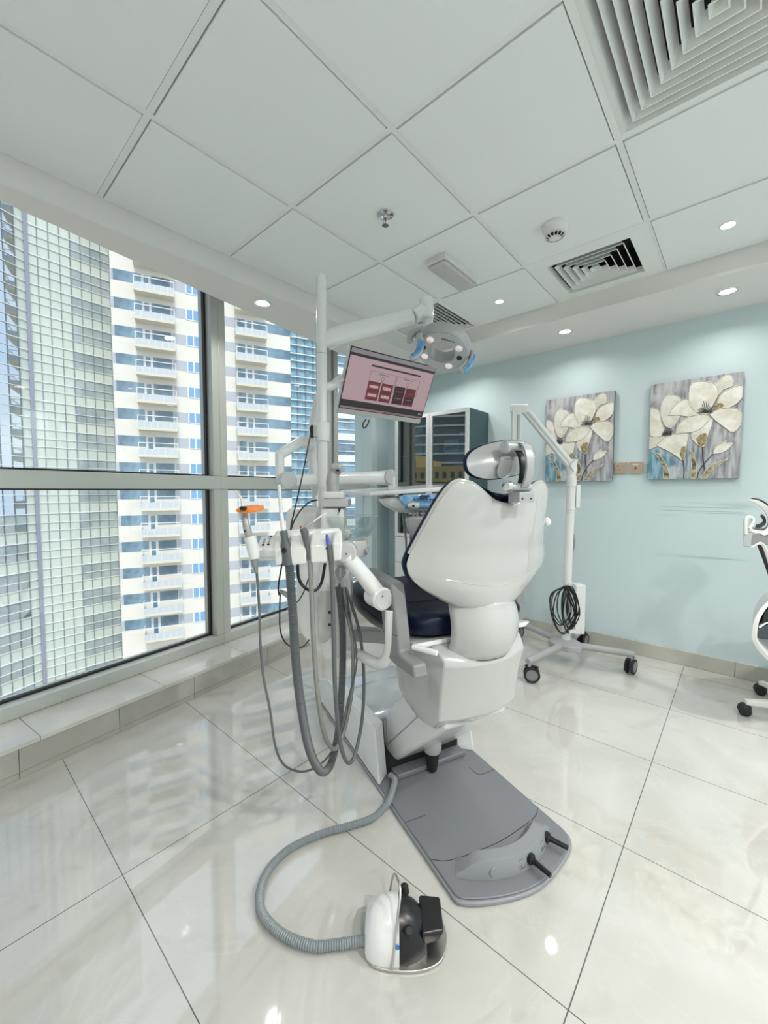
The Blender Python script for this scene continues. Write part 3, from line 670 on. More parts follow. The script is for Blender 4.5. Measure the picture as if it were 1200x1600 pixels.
# backrest
zt_k = [(0, 1.203), (.05, 1.214), (.10, 1.248), (.15, 1.278), (.185, 1.283), (.215, 1.262), (.235, 1.228), (.26, 1.16), (.285, 1.09), (.300, 1.050), (.308, 1.028), (.312, 1.010)]
zb_k = [(0, .838), (.10, .850), (.16, .872), (.22, .905), (.265, .935), (.29, .955), (.303, .974), (.309, .990), (.312, 1.008)]
def itp(K, x):
    x = abs(x); X = [k[0] for k in K]; Y = [k[1] for k in K]; n = len(K)
    if x <= X[0]: return Y[0]
    if x >= X[-1]: return Y[-1]
    d = [(Y[i+1]-Y[i])/(X[i+1]-X[i]) for i in range(n-1)]
    def m(i):
        if i == 0: return d[0]
        if i == n-1: return d[-1]
        return 0 if d[i-1]*d[i] <= 0 else 2*d[i-1]*d[i]/(d[i-1]+d[i])
    for i in range(n-1):
        if x <= X[i+1]:
            h = X[i+1]-X[i]; t = (x-X[i])/h
            return (2*t**3-3*t*t+1)*Y[i]+(t**3-2*t*t+t)*h*m(i)+(-2*t**3+3*t*t)*Y[i+1]+(t**3-t*t)*h*m(i+1)
def back_a(bb, z):
    K = [(.84, .250), (.90, .272), (.96, .283), (1.04, .280), (1.10, .260), (1.16, .235), (1.22, .208), (1.28, .182), (1.3, .18)]
    e = itp(K, z)
    wz = itp([(.84, .06), (.86, .14), (.90, .215), (.94, .27), (1.0, .312), (1.045, .305), (1.09, .288), (1.16, .262), (1.23, .237), (1.26, .218), (1.28, .195), (1.3, .18)], z)
    g = itp([(.84, .045), (.90, .08), (.98, .105), (1.06, .105), (1.16, .08), (1.24, .045), (1.3, .025)], z)
    bulge = g*(1-min(1, abs(bb)/wz)**2.2)
    lip = .007/(1+math.exp((z-(.925+.35*abs(bb)**1.5))*160))
    return e - bulge - lip + .006
def backp(u, v, off=0.0, grow=0.0, notch=0.0):
    t_ = math.sin((2*u-1)*PI/2*.985); bb = t_*.312/ math.sin(PI/2*.985)
    zt_, zb_ = itp(zt_k, bb)+grow+notch*max(0, 1-(bb/.13)**2), itp(zb_k, bb)-grow*.6
    z = zb_+(zt_-zb_)*v
    return C(back_a(bb, min(max(z, .84), 1.28))+off, bb*(1+grow*3.2), z)
b = MB(); b.grid(lambda u, v: backp(u, v), 48, 40); b.build('backrest_shell', M['shell'], ch, solid=.012, smoothall=True)
# padded front: closed cushion
b = MB(); rim = []
N_ = 48
def outline(off, grow):
    P = [backp(k/N_, 0, off, grow, .03) for k in range(N_+1)] + [backp(1, k/6, off, grow, .03) for k in range(1, 6)] + [backp(1-k/N_, 1, off, grow, .03) for k in range(N_+1)] + [backp(0, 1-k/6, off, grow, .03) for k in range(1, 6)]
    return P
R_ = [outline(.007, .001), outline(.010, .005), outline(.022, .006), outline(.034, .001)]
def shrink(P, k, da):
    c = sum(P, V((0, 0, 0)))/len(P); return [c.lerp(p, k)+cf*da for p in P]
b.loft(R_, cap=False)
b.grid(lambda u, v: backp(u, v, .034+.02*math.sin(PI*u)*math.sin(PI*v), .001, .03), 32, 20); bmesh.ops.remove_doubles(b.b, verts=b.b.verts[:], dist=.0008)
b.build('backrest_cushion', M['navy'], ch, smoothall=False, sharp=60)
# top lip of the shell, white folded edge around the notch
b = MB(); b.tube([backp(k/40, 1, .004, 0.0) for k in range(3, 38)], .0075, 8, 0); b.build('shell_rim', M['shell'], ch)
b = MB()
b.tube([C(back_a(bb, z)-.0055, bb, z) for bb, z in [(.150-.02*k/10, 1.235-.03*k) for k in range(10)]], .0022, 6, 2)
b.tube([C(back_a(bb, .93+.35*abs(bb)**1.5)-.0055, bb, .93+.35*abs(bb)**1.5) for bb in [-.2+.4*k/24 for k in range(25)]], .0022, 6, 0)
b.build('shell_crease', M['shell'], ch)
# headrest
hc = (.185, -.005, 1.356)
hA = .03
def headp(u, v, off=0, g=0):
    th_ = 2*PI*u; k = v
    bx = (.150+g)*math.copysign(abs(math.cos(th_))**.85, math.cos(th_))*k
    bz = (.060+g)*math.copysign(abs(math.sin(th_))**.85, math.sin(th_))*k
    sk = .16*bx 
    a = .0 - .045*math.cos(min(1, math.hypot(bx/.16, bz/.075))*PI/2) + .25*(bz) 
    return C(hc[0]+a+off, hc[1]+bx, hc[2]+bz+sk)
b = MB(); seg = 48
rows = [[headp(k/seg, v) for k in range(seg)] for v in (.03, .2, .4, .6, .75, .88, .96, 1)]
b.loft(rows, cap=False); b.face([b.b.verts.new(p) for p in rows[0]][::-1]); bmesh.ops.remove_doubles(b.b, verts=b.b.verts[:], dist=1e-5)
b.build('headrest_shell', M['silver2'], ch, smoothall=True)
b = MB(); rows = [[headp(k/seg, 1, .0, .001) for k in range(seg)], [headp(k/seg, 1, .003, .003) for k in range(seg)], [headp(k/seg, 1, .012, .004) for k in range(seg)], [headp(k/seg, .93, .026, 0) for k in range(seg)], [headp(k/seg, .6, .034, 0) for k in range(seg)]]
b.loft(rows); b.build('headrest_cushion', M['navy'], ch, sharp=60)
b = MB(); cN = onB(768, 730, -.05)
b.lathe([(0, -.004), (.030, -.003), (.034, .0)], C(.136, -.035, 1.322), -cf+V((0, 0, -.35)), 28); b.build('headrest_grip', M['silver'], ch)
# bracket
b = MB()
path = [C(.135, .012, 1.405), C(.105, .012, 1.40), C(.085, .012, 1.365), C(.080, .012, 1.32), C(.092, .012, 1.275), C(.12, .012, 1.245)]
P = catmull(path, 6); b.loft([[p+cn*x+cf*y for x, y in ((-.015, -.004), (.015, -.004), (.015, .004), (-.015, .004))] for p in P])
b.build('headrest_strap', M['silver2'], ch, bevel=.0015)
b = MB(); P = catmull([p+cf*.028+V((0, 0, -.012)) for p in path[1:]], 6); b.loft([[p+cn*x+cf*y for x, y in ((-.012, -.004), (.012, -.004), (.012, .004), (-.012, .004))] for p in P]); b.build('inner_strap', M['black'], ch)
MB().cyl(C(.125, -.045, 1.392), C(.125, .045, 1.392), .014, 24, bev=.004).build('upper_pivot', M['silver2'], ch)
MB().cyl(C(.12, -.062, 1.388), C(.12, -.042, 1.388), .021, 28, bev=.004).build('release_knob', M['silver'], ch)
MB().cyl(C(.115, -.045, 1.262), C(.115, .05, 1.262), .014, 24, bev=.003).build('lower_pivot', M['silver2'], ch)
MB().cyl(C(.108, -.062, 1.266), C(.108, -.044, 1.266), .017, 28, bev=.002).build('lower_knob', M['chrome'], ch)
cbox(.085, .135, -.024, .042, 1.214, 1.247).build('bracket_block', M['silver2'], ch, bevel=.003)
b = MB()
for s_ in (-.012, .024): b.cyl(C(.0865, s_, 1.226), C(.083, s_, 1.226), .003, 10)
b.build('bracket_screw', M['black'], ch)
# armrests
def armrest(s_):
    ex = .068 if s_ > 0 else 0
    side = [(.19, .672), (.20, .712), (.275, .714), (.292, .722), (.298, .76), (.33, .90), (.335, .915), (.345, .938), (.55, .952), (.60, .945), (.595, .93), (.47, .905), (.435, .88), (.415, .80), (.395, .70), (.37, .675), (.33, .668)]
    if s_ > 0: side = [(.335, .70), (.36, .69), (.40, .70), (.415, .80), (.435, .88), (.47, .905), (.595, .93), (.60, .945), (.55, .952), (.345, .938), (.335, .915), (.328, .88)]
    b = MB(); b.prism([C(a+ex, s_*.290, z) for a, z in side], cn*(s_*.05))
    o = b.build('armrest', M['armgrey'], ch, bevel=.010, bseg=3)
    b = MB(); b.tube([C(.303+ex*1.4, s_*.3395, .772), C(.405+ex, s_*.3395, .757)], .0012, 5, 0); b.build('armrest_seam', M['dark'], o)
armrest(-1); armrest(1)
MB().cyl(onB(838, 816, .335), onB(858.5, 815, .335), .0165, 20, bev=.007).build('side_handle', M['plastic'], ch)
MB().cyl(C(.20, -.25, .735), C(.27, -.30, .74), .010, 14, bev=.002).build('armrest_pin', M['plastic'], ch)
# foot control bar on the plate
def fb(k, off, z):   # k -1..1 along an arc
    a = .055 + .085*k*k; bb = .215*k
    n = V((2*.085*k, -.215, 0)).normalized()   # tangent-ish helper
    d = V((1, -.79*k, 0)).normalized()
    return C(a+d.x*off, bb+d.y*off, z)
rows = []
for i in range(17):
    k = -1+2*i/16; e = 1 if abs(k) < .8 else (.75 if abs(k) < .95 else .0); top = .0215+.054*(1 if abs(k) < .72 else max(.0, (1-abs(k))/.28))
    rows.append([fb(k, .0, .0215), fb(k, .003, .0215+(top-.0215)*.55+.0005), fb(k, .012, top+.001), fb(k, .052, top+.001), fb(k, .078, .0215)])
MB().loft(rows).build('foot_switch_bar', M['plate2'], ch, bevel=.003, bseg=2, sharp=28)
for k in (.12, .66):
    p = fb(k, .004, .05); d = (-cf*.9 + cn*(.12+.5*k) + V((0, 0, -.05))).normalized()
    j = MB().cyl(p-d*.006, p+d*.012, .017, 20, bev=.004).build('joystick', M['black'], ch)
    MB().tube([p+d*.008, p+d*.03, p+d*.072], [.010, .0085, .0075], 14, 4).build('joystick_lever', M['black'], j)
    q = fb(k-.17, .0035, .047)
    fbx = MB(); a_ = fb(k-.22, .0022, .036); c_ = fb(k-.13, .0022, .036); a2 = fb(k-.22, .0075, .060); c2 = fb(k-.13, .0075, .060)
    o = (-cf)*.0012; fbx.tube([a_+o, c_+o, c2+o, a2+o, a_+o], .0008, 5, 0); fbx.tube([a_.lerp(c2, .2)+o, a_.lerp(c2, .5)+o, a2.lerp(c_, .3)+o], .0012, 5, 0); fbx.build('switch_symbol', M['dark'], ch)
pbt = fb(-.52, .0035, .045); MB().cyl(pbt+cf*.004, pbt-cf*.0015, .014, 28, bev=.001).build('round_button', M['plate2'], ch)

# ================================================================== FOOT CONTROL with hose
FO = V((-.68, .80, 0)); FX = V((math.cos(YAW), math.sin(YAW), 0)); FY = V((-math.sin(YAW), math.cos(YAW), 0)); fy0 = FO.dot(FY); FO = FX*FO.dot(FX)*0 + V((0, 0, 0))
def FC(x, y, z): return FX*x + FY*y + V((0, 0, z))
fc = thing('foot_control', FC(.05, 1.06, 0), 'white and black rheostat foot pedal with a steel wire loop on the floor', 'foot pedal')
bo = [(-.050, 1.025), (-.030, 1.000), (.03, .988), (.10, .990), (.150, 1.01), (.172, 1.05), (.175, 1.085), (.160, 1.125), (.10, 1.150), (.02, 1.155), (-.035, 1.135), (-.055, 1.08)]
bo = [(p.x, p.y) for p in catmull([V((*q, 0)) for q in bo]+[V((*bo[0], 0))], 4)[:-1]]
MB().prism([FC(x, y, .001) for x, y in bo], (0, 0, .008)).build('base_plate', M['steel'], fc, bevel=.002)
# domed housing: loft of half ellipses along x
def dome(x, hy, h, y0=1.07, n=14, z0=.009): return [FC(x, y0+hy*math.cos(PI*k/n), z0+h*abs(math.sin(PI*k/n))**.8) for k in range(n+1)]
MB().loft([dome(x, hy, h) for x, hy, h in ((-.054, .035, .035), (-.048, .055, .065), (-.03, .068, .088), (-.005, .074, .100), (.022, .075, .103), (.040, .075, .103))]).build('white_housing', M['plastic'], fc, sharp=50)
MB().loft([dome(x, hy, h) for x, hy, h in ((.0405, .0745, .102), (.06, .072, .098), (.085, .064, .085), (.105, .052, .068), (.115, .045, .055))]).build('black_housing', M['black'], fc, sharp=50)
MB().cyl(FC(.062, 1.118, .080), FC(.058, 1.128, .104), .012, 18, bev=.004).build('knob', M['rubber'], fc)
MB().cyl(FC(.066, 1.02, .08), FC(.066, 1.005, .10), .012, 18, bev=.004).build('knob', M['rubber'], fc)
b = MB(); b.hexa([FC(.105, 1.025, .03), FC(.105, 1.115, .03), FC(.150, 1.115, .035), (FC(.150, 1.035, .035)), FC(.100, 1.02, .072), FC(.100, 1.125, .078), FC(.165, 1.125, .072), FC(.165, 1.035, .062)][0:8]); b.build('pedal', M['black'], fc, bevel=.008)
MB().cyl(FC(.035, 1.0, .062), FC(.035, .9955, .062), .005, 14).build('blue_dot', mat('blue_dot', (.02, .2, .6), .4), fc)
b = MB(); b.tube([FC(.020, .990, .012), FC(.024, .992, .03), FC(.036, 1.02, .12), FC(.044, 1.05, .155), FC(.040, 1.075, .165), FC(.028, 1.12, .14), FC(.018, 1.15, .06), FC(.012, 1.157, .012)], .0036, 10, 8); b.build('wire_loop', M['steel'], fc)
hp = [onB(606, 1206, -.205)] ; hp = [V((-1.085, 1.262, .048)), V((-1.055, 1.262, .040)), V((-1.03, 1.222, .034)), V((-1.0, 1.15, .028)), V((-1.005, 1.075, .018)), V((-1.045, .99, .0175)), V((-1.095, .90, .0175)), V((-1.13, .78, .0175)), V((-1.105, .675, .0175)), V((-1.03, .612, .0175)), V((-.932, .61, .0175)), V((-.837, .648, .0175)), V((-.785, .695, .02)), V((-.75, .728, .026)), V((-.728, .75, .028))]
MB().tube(hp, .0135, 14, 10, corr=.007).build('pedal_hose', M['hose3'], fc, sharp=60)
# ================================================================== WATER UNIT with pole, bowl
DP = 1.75
un = thing('water_unit', at(512, 960, DP).xy.to_3d()*1.0 + V((0, 0, .6)), 'white side column with tall pole, cup filler and clear glass spittoon bowl', 'dental unit')
fd = V((c_f.x, c_f.y, 0)).normalized(); rt = c_r.copy()
base = at(512, 770, DP); BX = V((base.x, base.y, 0))
def Q(x, y, z): return BX + rt*x + fd*y + V((0, 0, z))      # x right, y away, z up, about the column's axis
def zz(ypx, d=DP, xpx=512): return at(xpx, ypx, d).z
def rr_section(x0, x1, y0_, y1_, z, r=.03, n=5):
    P = []
    for cx_, cy_, a0 in ((x1-r, y1_-r, 0), (x0+r, y1_-r, 90), (x0+r, y0_+r, 180), (x1-r, y0_+r, 270)):
        for k in range(n+1):
            a = math.radians(a0+90*k/n); P.append(Q(cx_+r*math.cos(a), cy_+r*math.sin(a), z))
    return P
MB().loft([rr_section(*s_) for s_ in ((-.06, .085, -.05, .08, zz(1016), .03), (-.125, .10, -.06, .09, zz(985), .04), (-.135, .102, -.065, .10, zz(960), .04), (-.130, .102, -.065, .10, zz(880), .04), (-.11, .10, -.06, .10, zz(862), .04))]).build('column_body', M['plastic'], un, sharp=50, smoothall=False)
MB().loft([rr_section(*s_) for s_ in ((-.012, .103, -.085, .0, zz(1022), .02), (-.030, .110, -.09, .0, zz(1000), .03), (-.036, .104, -.095, .0, zz(940), .02), (-.022, .104, -.095, .0, zz(866), .02))]).build('front_panel', M['plastic'], un, sharp=50)
MB().loft([rr_section(*s_) for s_ in ((-.026, -.002, -.099, -.09, zz(995), .004), (-.030, .03, -.099, -.09, zz(985), .004), (-.030, .035, -.099, -.09, zz(925), .004), (-.020, .03, -.099, -.09, zz(917), .004))]).build('hose_recess', M['plastic2'], un, sharp=50)
for y_ in (957, 976): MB().cyl(at(515, y_, 1.655), at(515, y_, 1.640), .0065, 16, bev=.001).build('coupling', M['black'], un)
kn = MB().cyl(at(532, 894, 1.662), at(532, 894, 1.640), .022, 28, bev=.003).build('dial_knob', M['castor'], un)
p_ = at(532, 894, 1.640); b = MB(); b.box((-.0035, -.006, -.02), (.0035, .0, .02), 0, Matrix.Translation(p_) @ Matrix(((rt.x, fd.x, 0, 0), (rt.y, fd.y, 0, 0), (0, 0, 1, 0), (0, 0, 0, 1)))); b.build('dial_grip', M['silver2'], kn, bevel=.001)
for x_ in (525, 537): MB().cyl(at(x_, 907, 1.655), at(x_, 919, 1.635), .014, 18, bev=.002).build('hose_socket', M['silver2'], un)
# bottle housing left and centre housing
cH = at(478, 822, 1.80)
def rbox(name, x0, x1, y0px, y1px, d0, d1, m_, par, r=.02, inset=.0, bev=.012):
    """box between two pixel rows, x px at mean depth, depth d0..d1"""
    dm = (d0+d1)/2; a = at(x0, y1px, dm); c = at(x1, y0px, dm); w = (c-a).dot(rt)
    M4 = Matrix(((rt.x, fd.x, 0, a.x), (rt.y, fd.y, 0, a.y), (0, 0, 1, a.z), (0, 0, 0, 1)))
    return MB().box((0, -(d1-d0)/2, 0), (w, (d1-d0)/2, c.z-a.z), 0, M4).build(name, m_, par, bevel=bev)
rbox('reservoir_cover', 452, 508, 792, 866, 1.72, 1.90, M['plastic'], un, bev=.035)
rbox('cup_filler_block', 505, 540, 792, 850, 1.56, 1.70, M['plastic'], un, bev=.012)
rbox('cup_filler_collar', 506, 546.5, 779, 791, 1.54, 1.70, M['plastic2'], un, bev=.004)
rbox('cup_filler_base', 507, 538, 768, 779, 1.57, 1.67, M['plastic'], un, bev=.006)
MB().tube([at(521, 772, 1.62), at(519.5, 752, 1.62), at(523, 737, 1.62), at(531, 730, 1.60)], [.026, .026, .023, .019], 18, 8).build('cup_filler_spout', M['silver2'], un)
MB().cyl(at(516, 729, 1.60)+rt*.008, at(534, 729, 1.585), .0135, 20, bev=.005).build('spout_head', M['plastic2'], un)
MB().cyl(at(527.5, 734, 1.59), at(527.5, 736.5, 1.59), .007, 12).build('spout_outlet', M['black'], un)
b = MB(); p_ = at(528, 794, 1.553); b.prism([p_, p_+rt*.012, p_+rt*.004+V((0, 0, -.02))], -fd*.002); b.cyl(at(528, 803, 1.553), at(528, 803, 1.550), .002, 8); b.build('drop_mark', M['black'], un, flat=True)
# spittoon: base drum, clear bowl with drain
bz = at(540, 842, 1.62); bc = at(543, 842, 1.64)
MB().loft([[V((bc.x, bc.y, z))+rt*(.085*k_*math.cos(t_))+fd*(.075*k_*math.sin(t_)) for t_ in [2*PI*i/36 for i in range(36)]] for z, k_ in ((zz(868, 1.64), .90), (zz(866, 1.64), .95), (zz(846, 1.64), .97), (zz(843, 1.64), .93))]).build('bowl_base', M['plastic'], un, sharp=40)
cbl = at(546, 838, 1.64); zt0, zb0 = zz(806, 1.64), zz(838, 1.64)
hB = zt0-zb0
MB().lathe([(.0, .004), (.06, .003), (.085, .010), (.103, .035), (.115, hB), (.118, hB+.002), (.119, hB), (.107, .030), (.088, .004), (.06, -.002), (0, -.002)], (cbl.x, cbl.y, zb0), (0, 0, 1), 56).build('spittoon_bowl', M['clear'], un, smoothall=True)
MB().lathe([(.0, .004), (.03, .004), (.035, .009), (.030, .014), (0, .014)], (cbl.x-.02*rt.x, cbl.y-.02*rt.y, zb0+.004), (0, 0, 1), 28).build('drain_cover', M['plastic'], un)
rbox('bowl_mount', 521, 548, 826, 842, 1.60, 1.68, M['plastic'], un, bev=.01)
rbox('bowl_spout_foot', 571, 576, 856, 864, 1.60, 1.64, M['plastic2'], un, bev=.004)
# bar linking column to the chair
b = MB(); a_, c_ = at(545, 992, 1.85), at(645, 1000, 1.80); w_ = V((0, 0, .030))
b.prism([a_-w_, c_-w_, c_+w_, a_+w_], fd*.05); b.build('mounting_beam', M['silver'], un, bevel=.004)
# pole
pb = at(504.5, 770, DP); PX, PY = pb.x, pb.y
def PZ(y): return at(504.5, y, DP).z
def PP(z): return V((PX, PY, z))
pole = MB().lathe([(0, PZ(862)), (.0218, PZ(862)), (.0218, PZ(559)), (.0205, PZ(557)), (0, PZ(557))], (PX, PY, 0), (0, 0, 1), 32).build('pole', M['plastic'], un)
MB().lathe([(0, PZ(556.5)), (.0215, PZ(556.5)), (.0215, PZ(446)), (.019, PZ(440)), (.011, PZ(437)), (0, PZ(436.5))], (PX, PY, 0), (0, 0, 1), 32).build('upper_pole', M['plastic'], un)
MB().lathe([(.0222, PZ(691)), (.031, PZ(690)), (.034, PZ(664)), (.030, PZ(661.5)), (.0222, PZ(661.5))], (PX, PY, 0), (0, 0, 1), 32).build('pole_collar', M['plastic'], un)
MB().cyl(at(509.5, 664.5, DP-.034), at(509.5, 664.5, DP-.037), .004, 10).build('collar_screw', M['black'], un)
# curved tray-arm mount
MB().tube([PP(PZ(600))+fd*.03, at(496, 622, 1.80), at(490, 655, 1.84), at(487, 700, 1.86), at(490, 740, 1.86), at(493, 770, 1.86), at(494, 800, 1.84)], [.012, .014, .017, .023, .021, .018, .017], 18, 8).build('curved_post', M['plastic'], un)

# ================================================================== OPERATING LIGHT
e0 = PP(PZ(535))+rt*.0; e1 = at(655, 492, 1.82)
ol = thing('operating_light', e1, 'round grey dental operating light with blue film handles hanging from a white arm', 'dental lamp')
d_ = (e1-e0).normalized(); up_ = V((0, 0, 1)); up_ = (up_-d_*up_.dot(d_)).normalized(); sd_ = d_.cross(up_)
def arms(p, h, w_, n=16): return [p + up_*h*math.sin(2*PI*k/n)*1.0 + sd_*w_*math.cos(2*PI*k/n) for k in range(n)]
MB().loft([arms(e0+d_*.005, .030, .012), arms(e0+d_*.03, .034, .018), arms(e0+d_*.08, .040, .026), arms(e0.lerp(e1, .55), .040, .028), arms(e1-d_*.06, .039, .028), arms(e1-d_*.035, .037, .026)]).build('arm', M['plastic'], ol)
b = MB(); b.tube([e0+d_*.02-up_*.046-sd_*.01, e0+d_*.14-up_*.012+sd_*-.031, e0+d_*.22+up_*.0-sd_*.033], .003, 6, 6); b.build('arm_crease', M['plastic'], ol)
jt = at(667, 466, 1.82); jb = at(667, 500, 1.82)
MB().cyl(at(666.5, 500, 1.82), at(666.5, 466, 1.82), .031, 28, bev=.005).build('elbow_joint', M['plastic'], ol)
MB().cyl(at(656, 492, 1.82)-d_*.03, at(662, 484, 1.82), .033, 24, bev=.005).build('elbow_end', M['plastic'], ol)
MB().cyl(at(669, 530, 1.80), at(669, 499, 1.82), .0195, 24).build('drop_tube', M['plastic'], ol)
# lamp ring
Lc = at(690, 550, 1.74); vd = (Lc-CAM).normalized()
uu = (c_u - vd*c_u.dot(vd)).normalized(); rr2 = vd.cross(uu)
mn = (rr2*-.28 + uu*-.96).normalized()
LN = (vd*-.70 + mn*.71).normalized()             # lit side
E1 = LN.cross(mn).normalized(); E1 = E1 if E1.dot(c_r) > 0 else -E1; E2 = LN.cross(E1)
MB().lathe([(.056, 0), (.058, .001), (.106, .001), (.112, -.006), (.119, -.025), (.117, -.045), (.095, -.062), (.062, -.064), (.055, -.058)], Lc, LN, 64, close=True).build('lamp_housing', M['silver2'], ol, sharp=40)
MB().lathe([(.060, .0015), (.060, .0035), (.101, .0035), (.103, .0015)], Lc, LN, 64, close=True).build('lamp_face', M['plastic2'], ol, sharp=30)
b = MB()
for (x_, y_, m_, nm, r_) in ((677, 535, 'led', 'led_reflector', .0145), (716, 544, 'led', 'led_reflector', .0145), (661.5, 556, 'led', 'led_reflector', .0145), (699.5, 567.5, 'led', 'led_reflector', .0145), (665, 543, 'black', 'sensor_window', .011), (712, 556.5, 'black', 'sensor_window', .011)):
    p_ = rp(x_, y_, Lc, LN)
    # keep on the ring
    q_ = p_-Lc; q_ = q_.normalized()*.080; p_ = Lc+q_
    MB().lathe([(0, .0045), (r_*.45, .006), (r_, .0062), (r_*1.08, .0045), (r_*1.08, .003)], p_, LN, 28).build(nm, M[m_], ol)
b.b.free()
def handle(pts, bluepts, r_=.0145):
    h = MB().tube(pts, r_, 12, 8, flat=.7).build('handle', M['silver2'], ol)
    MB().tube(bluepts, r_*1.12, 12, 8, flat=.8).build('blue_film', M['blue'], h)
hl = 1.68
handle([at(668, 525, 1.73), at(655, 524, hl), at(658, 536, hl-.005), at(654, 552, hl-.01), at(646, 559, hl-.015), at(641, 557, hl-.015)], [at(659, 534, hl-.005), at(656, 545, hl-.01), at(650, 555, hl-.012), at(645, 558.5, hl-.015)])
handle([at(722, 553, 1.78), at(731, 548, 1.78), at(738, 552, 1.77), at(736, 563, 1.76), at(729, 575, 1.75), at(722, 580, 1.75), at(716, 578, 1.75)], [at(738, 556, 1.77), at(735, 566, 1.76), at(729, 575, 1.75), at(724, 579.5, 1.75)])
MB().tube([at(660, 516, 1.76), at(649, 519, 1.74), at(642, 524, 1.73), at(640, 534, 1.72)], [.016, .014, .015, .013], 14, 6).build('side_knob', M['silver2'], ol)
# small lettering on the lamp face
def text(body, name, p, xdir, normal, size, m_, par, align='CENTER', ext=.0003):
    cu = bpy.data.curves.new(name, 'FONT'); cu.body = body; cu.size = size; cu.align_x = align; cu.align_y = 'CENTER'; cu.extrude = ext; cu.resolution_u = 2
    o = bpy.data.objects.new(name, cu); x = V(xdir).normalized(); z = V(normal).normalized(); x = (x-z*x.dot(z)).normalized(); y = z.cross(x)
    mw = Matrix(((x.x, y.x, z.x, p.x), (x.y, y.y, z.y, p.y), (x.z, y.z, z.z, p.z), (0, 0, 0, 1)))
    dg_ = bpy.context.evaluated_depsgraph_get(); COL.objects.link(o); dg_.update(); me = bpy.data.meshes.new_from_object(o); bpy.data.objects.remove(o)
    me.transform(mw); org = ORG[par.name]; me.transform(Matrix.Translation(-org)); me.materials.clear(); me.materials.append(m_)
    r_ = bpy.data.objects.new(name, me); COL.objects.link(r_); r_.parent = par; ORG[r_.name] = org; return r_

td = (rp(711, 534.5, Lc, LN)-rp(690, 528.5, Lc, LN)).normalized()
tp_ = rp(702, 531.3, Lc, LN)+LN*.004
text('Belmont', 'lettering', tp_, td, LN, .0135, M['black'], ol)
MB().lathe([(.0028, 0), (.0044, 0), (.0044, .0006), (.0028, .0006)], rp(691.5, 528.7, Lc, LN)+LN*.004, LN, 20, close=True).build('ring_emblem', M['black'], ol)
# ================================================================== MONITOR on its arm
mc = at(608.6, 607.8, 2.19)
MR = V((.194, .981, 0)).normalized(); MU = V((.405, -.08, .911)); MU = (MU-MR*MU.dot(MR)).normalized(); MN = MR.cross(MU)
mw_, mh_ = .573, .331
MM = Matrix(((MR.x, MU.x, MN.x, mc.x), (MR.y, MU.y, MN.y, mc.y), (MR.z, MU.z, MN.z, mc.z), (0, 0, 0, 1)))
mo = thing('monitor', mc, 'flat screen monitor on a curved arm showing a pink page with four dental photos', 'monitor')
MB().box((-mw_/2, -mh_/2, -.035), (mw_/2, mh_/2, -.002), 0, MM).build('case', M['plastic2'], mo, bevel=.006)
MB().box((-mw_/2+.001, -mh_/2+.028, -.003), (mw_/2-.001, mh_/2-.001, .0), 0, MM).build('bezel', M['black'], mo, bevel=.001)
def emi(name, c, s=1.2):
    return mat(name, (0.02, 0.02, 0.02), .3, emit=(c, s))
def scr(name, x0, x1, y0_, y1_, m_, z=.0006, par=None):   # 0..1 in screen space, y up
    L_ = -mw_/2+.006; Wd = mw_-.012; Bt = -mh_/2+.032; Ht = mh_-.038
    return MB().box((L_+x0*Wd, Bt+y0_*Ht, -.0005), (L_+x1*Wd, Bt+y1_*Ht, z), 0, MM).build(name, m_, par or mo, flat=True)
pink = emi('screen_pink', (.37, .255, .275)); dk = emi('screen_dark', (.008, .005, .006)); gr = emi('screen_grey', (.20, .18, .20))
sp_ = scr('screen', 0, 1, 0, 1, pink)
scr('window_bar', 0, 1, .93, 1, gr, .0009, sp_); scr('tool_bar', 0, 1, .885, .93, dk, .0009, sp_)
scr('title_bar', .24, .84, .775, .805, dk, .0009, sp_)
scr('task_bar', 0, 1, 0, .035, emi('screen_rose', (.22, .13, .14)), .0009, sp_); scr('lower_band', 0, 1, .035, .15, dk, .0009, sp_)
for k in range(8): scr('task_icon', .50+k*.025, .512+k*.025, .01, .025, dk, .0011, sp_)
ln = emi('screen_line', (.05, .03, .035))
for x0_, x1_ in ((.245, .545), (.555, .845)):
    scr('frame_line', x0_, x1_, .70, .704, ln, .0009, sp_); scr('frame_line', x0_, x0_+.003, .40, .70, ln, .0009, sp_); scr('frame_line', x1_-.003, x1_, .40, .70, ln, .0009, sp_)
    scr('caption_line', x0_+.09, x1_-.09, .665, .675, ln, .0009, sp_)
    xm_ = (x0_+x1_)/2; L_ = -mw_/2+.006; Wd = mw_-.012; Bt = -mh_/2+.032; Ht = mh_-.038
    c0 = (L_+xm_*Wd, Bt+.585*Ht)
    b = MB(); b.tube([MM @ V((c0[0]+dx*.011, c0[1]+dy*.013, .0012)) for dx, dy in ((0, -.5), (-.35, -1), (-.6, .1), (-.8, .7), (-.4, 1), (0, .75), (.4, 1), (.8, .7), (.6, .1), (.35, -1), (0, -.5))], .0006, 5, 3); b.build('tooth_icon', ln, sp_)
red = emi('photo_red', (.095, .008, .014)); dred = emi('photo_dark', (.022, .003, .006)); gum = emi('photo_gum', (.17, .02, .035)); tth = emi('photo_teeth', (.50, .40, .36)); tdk = emi('photo_teeth_dim', (.14, .09, .09))
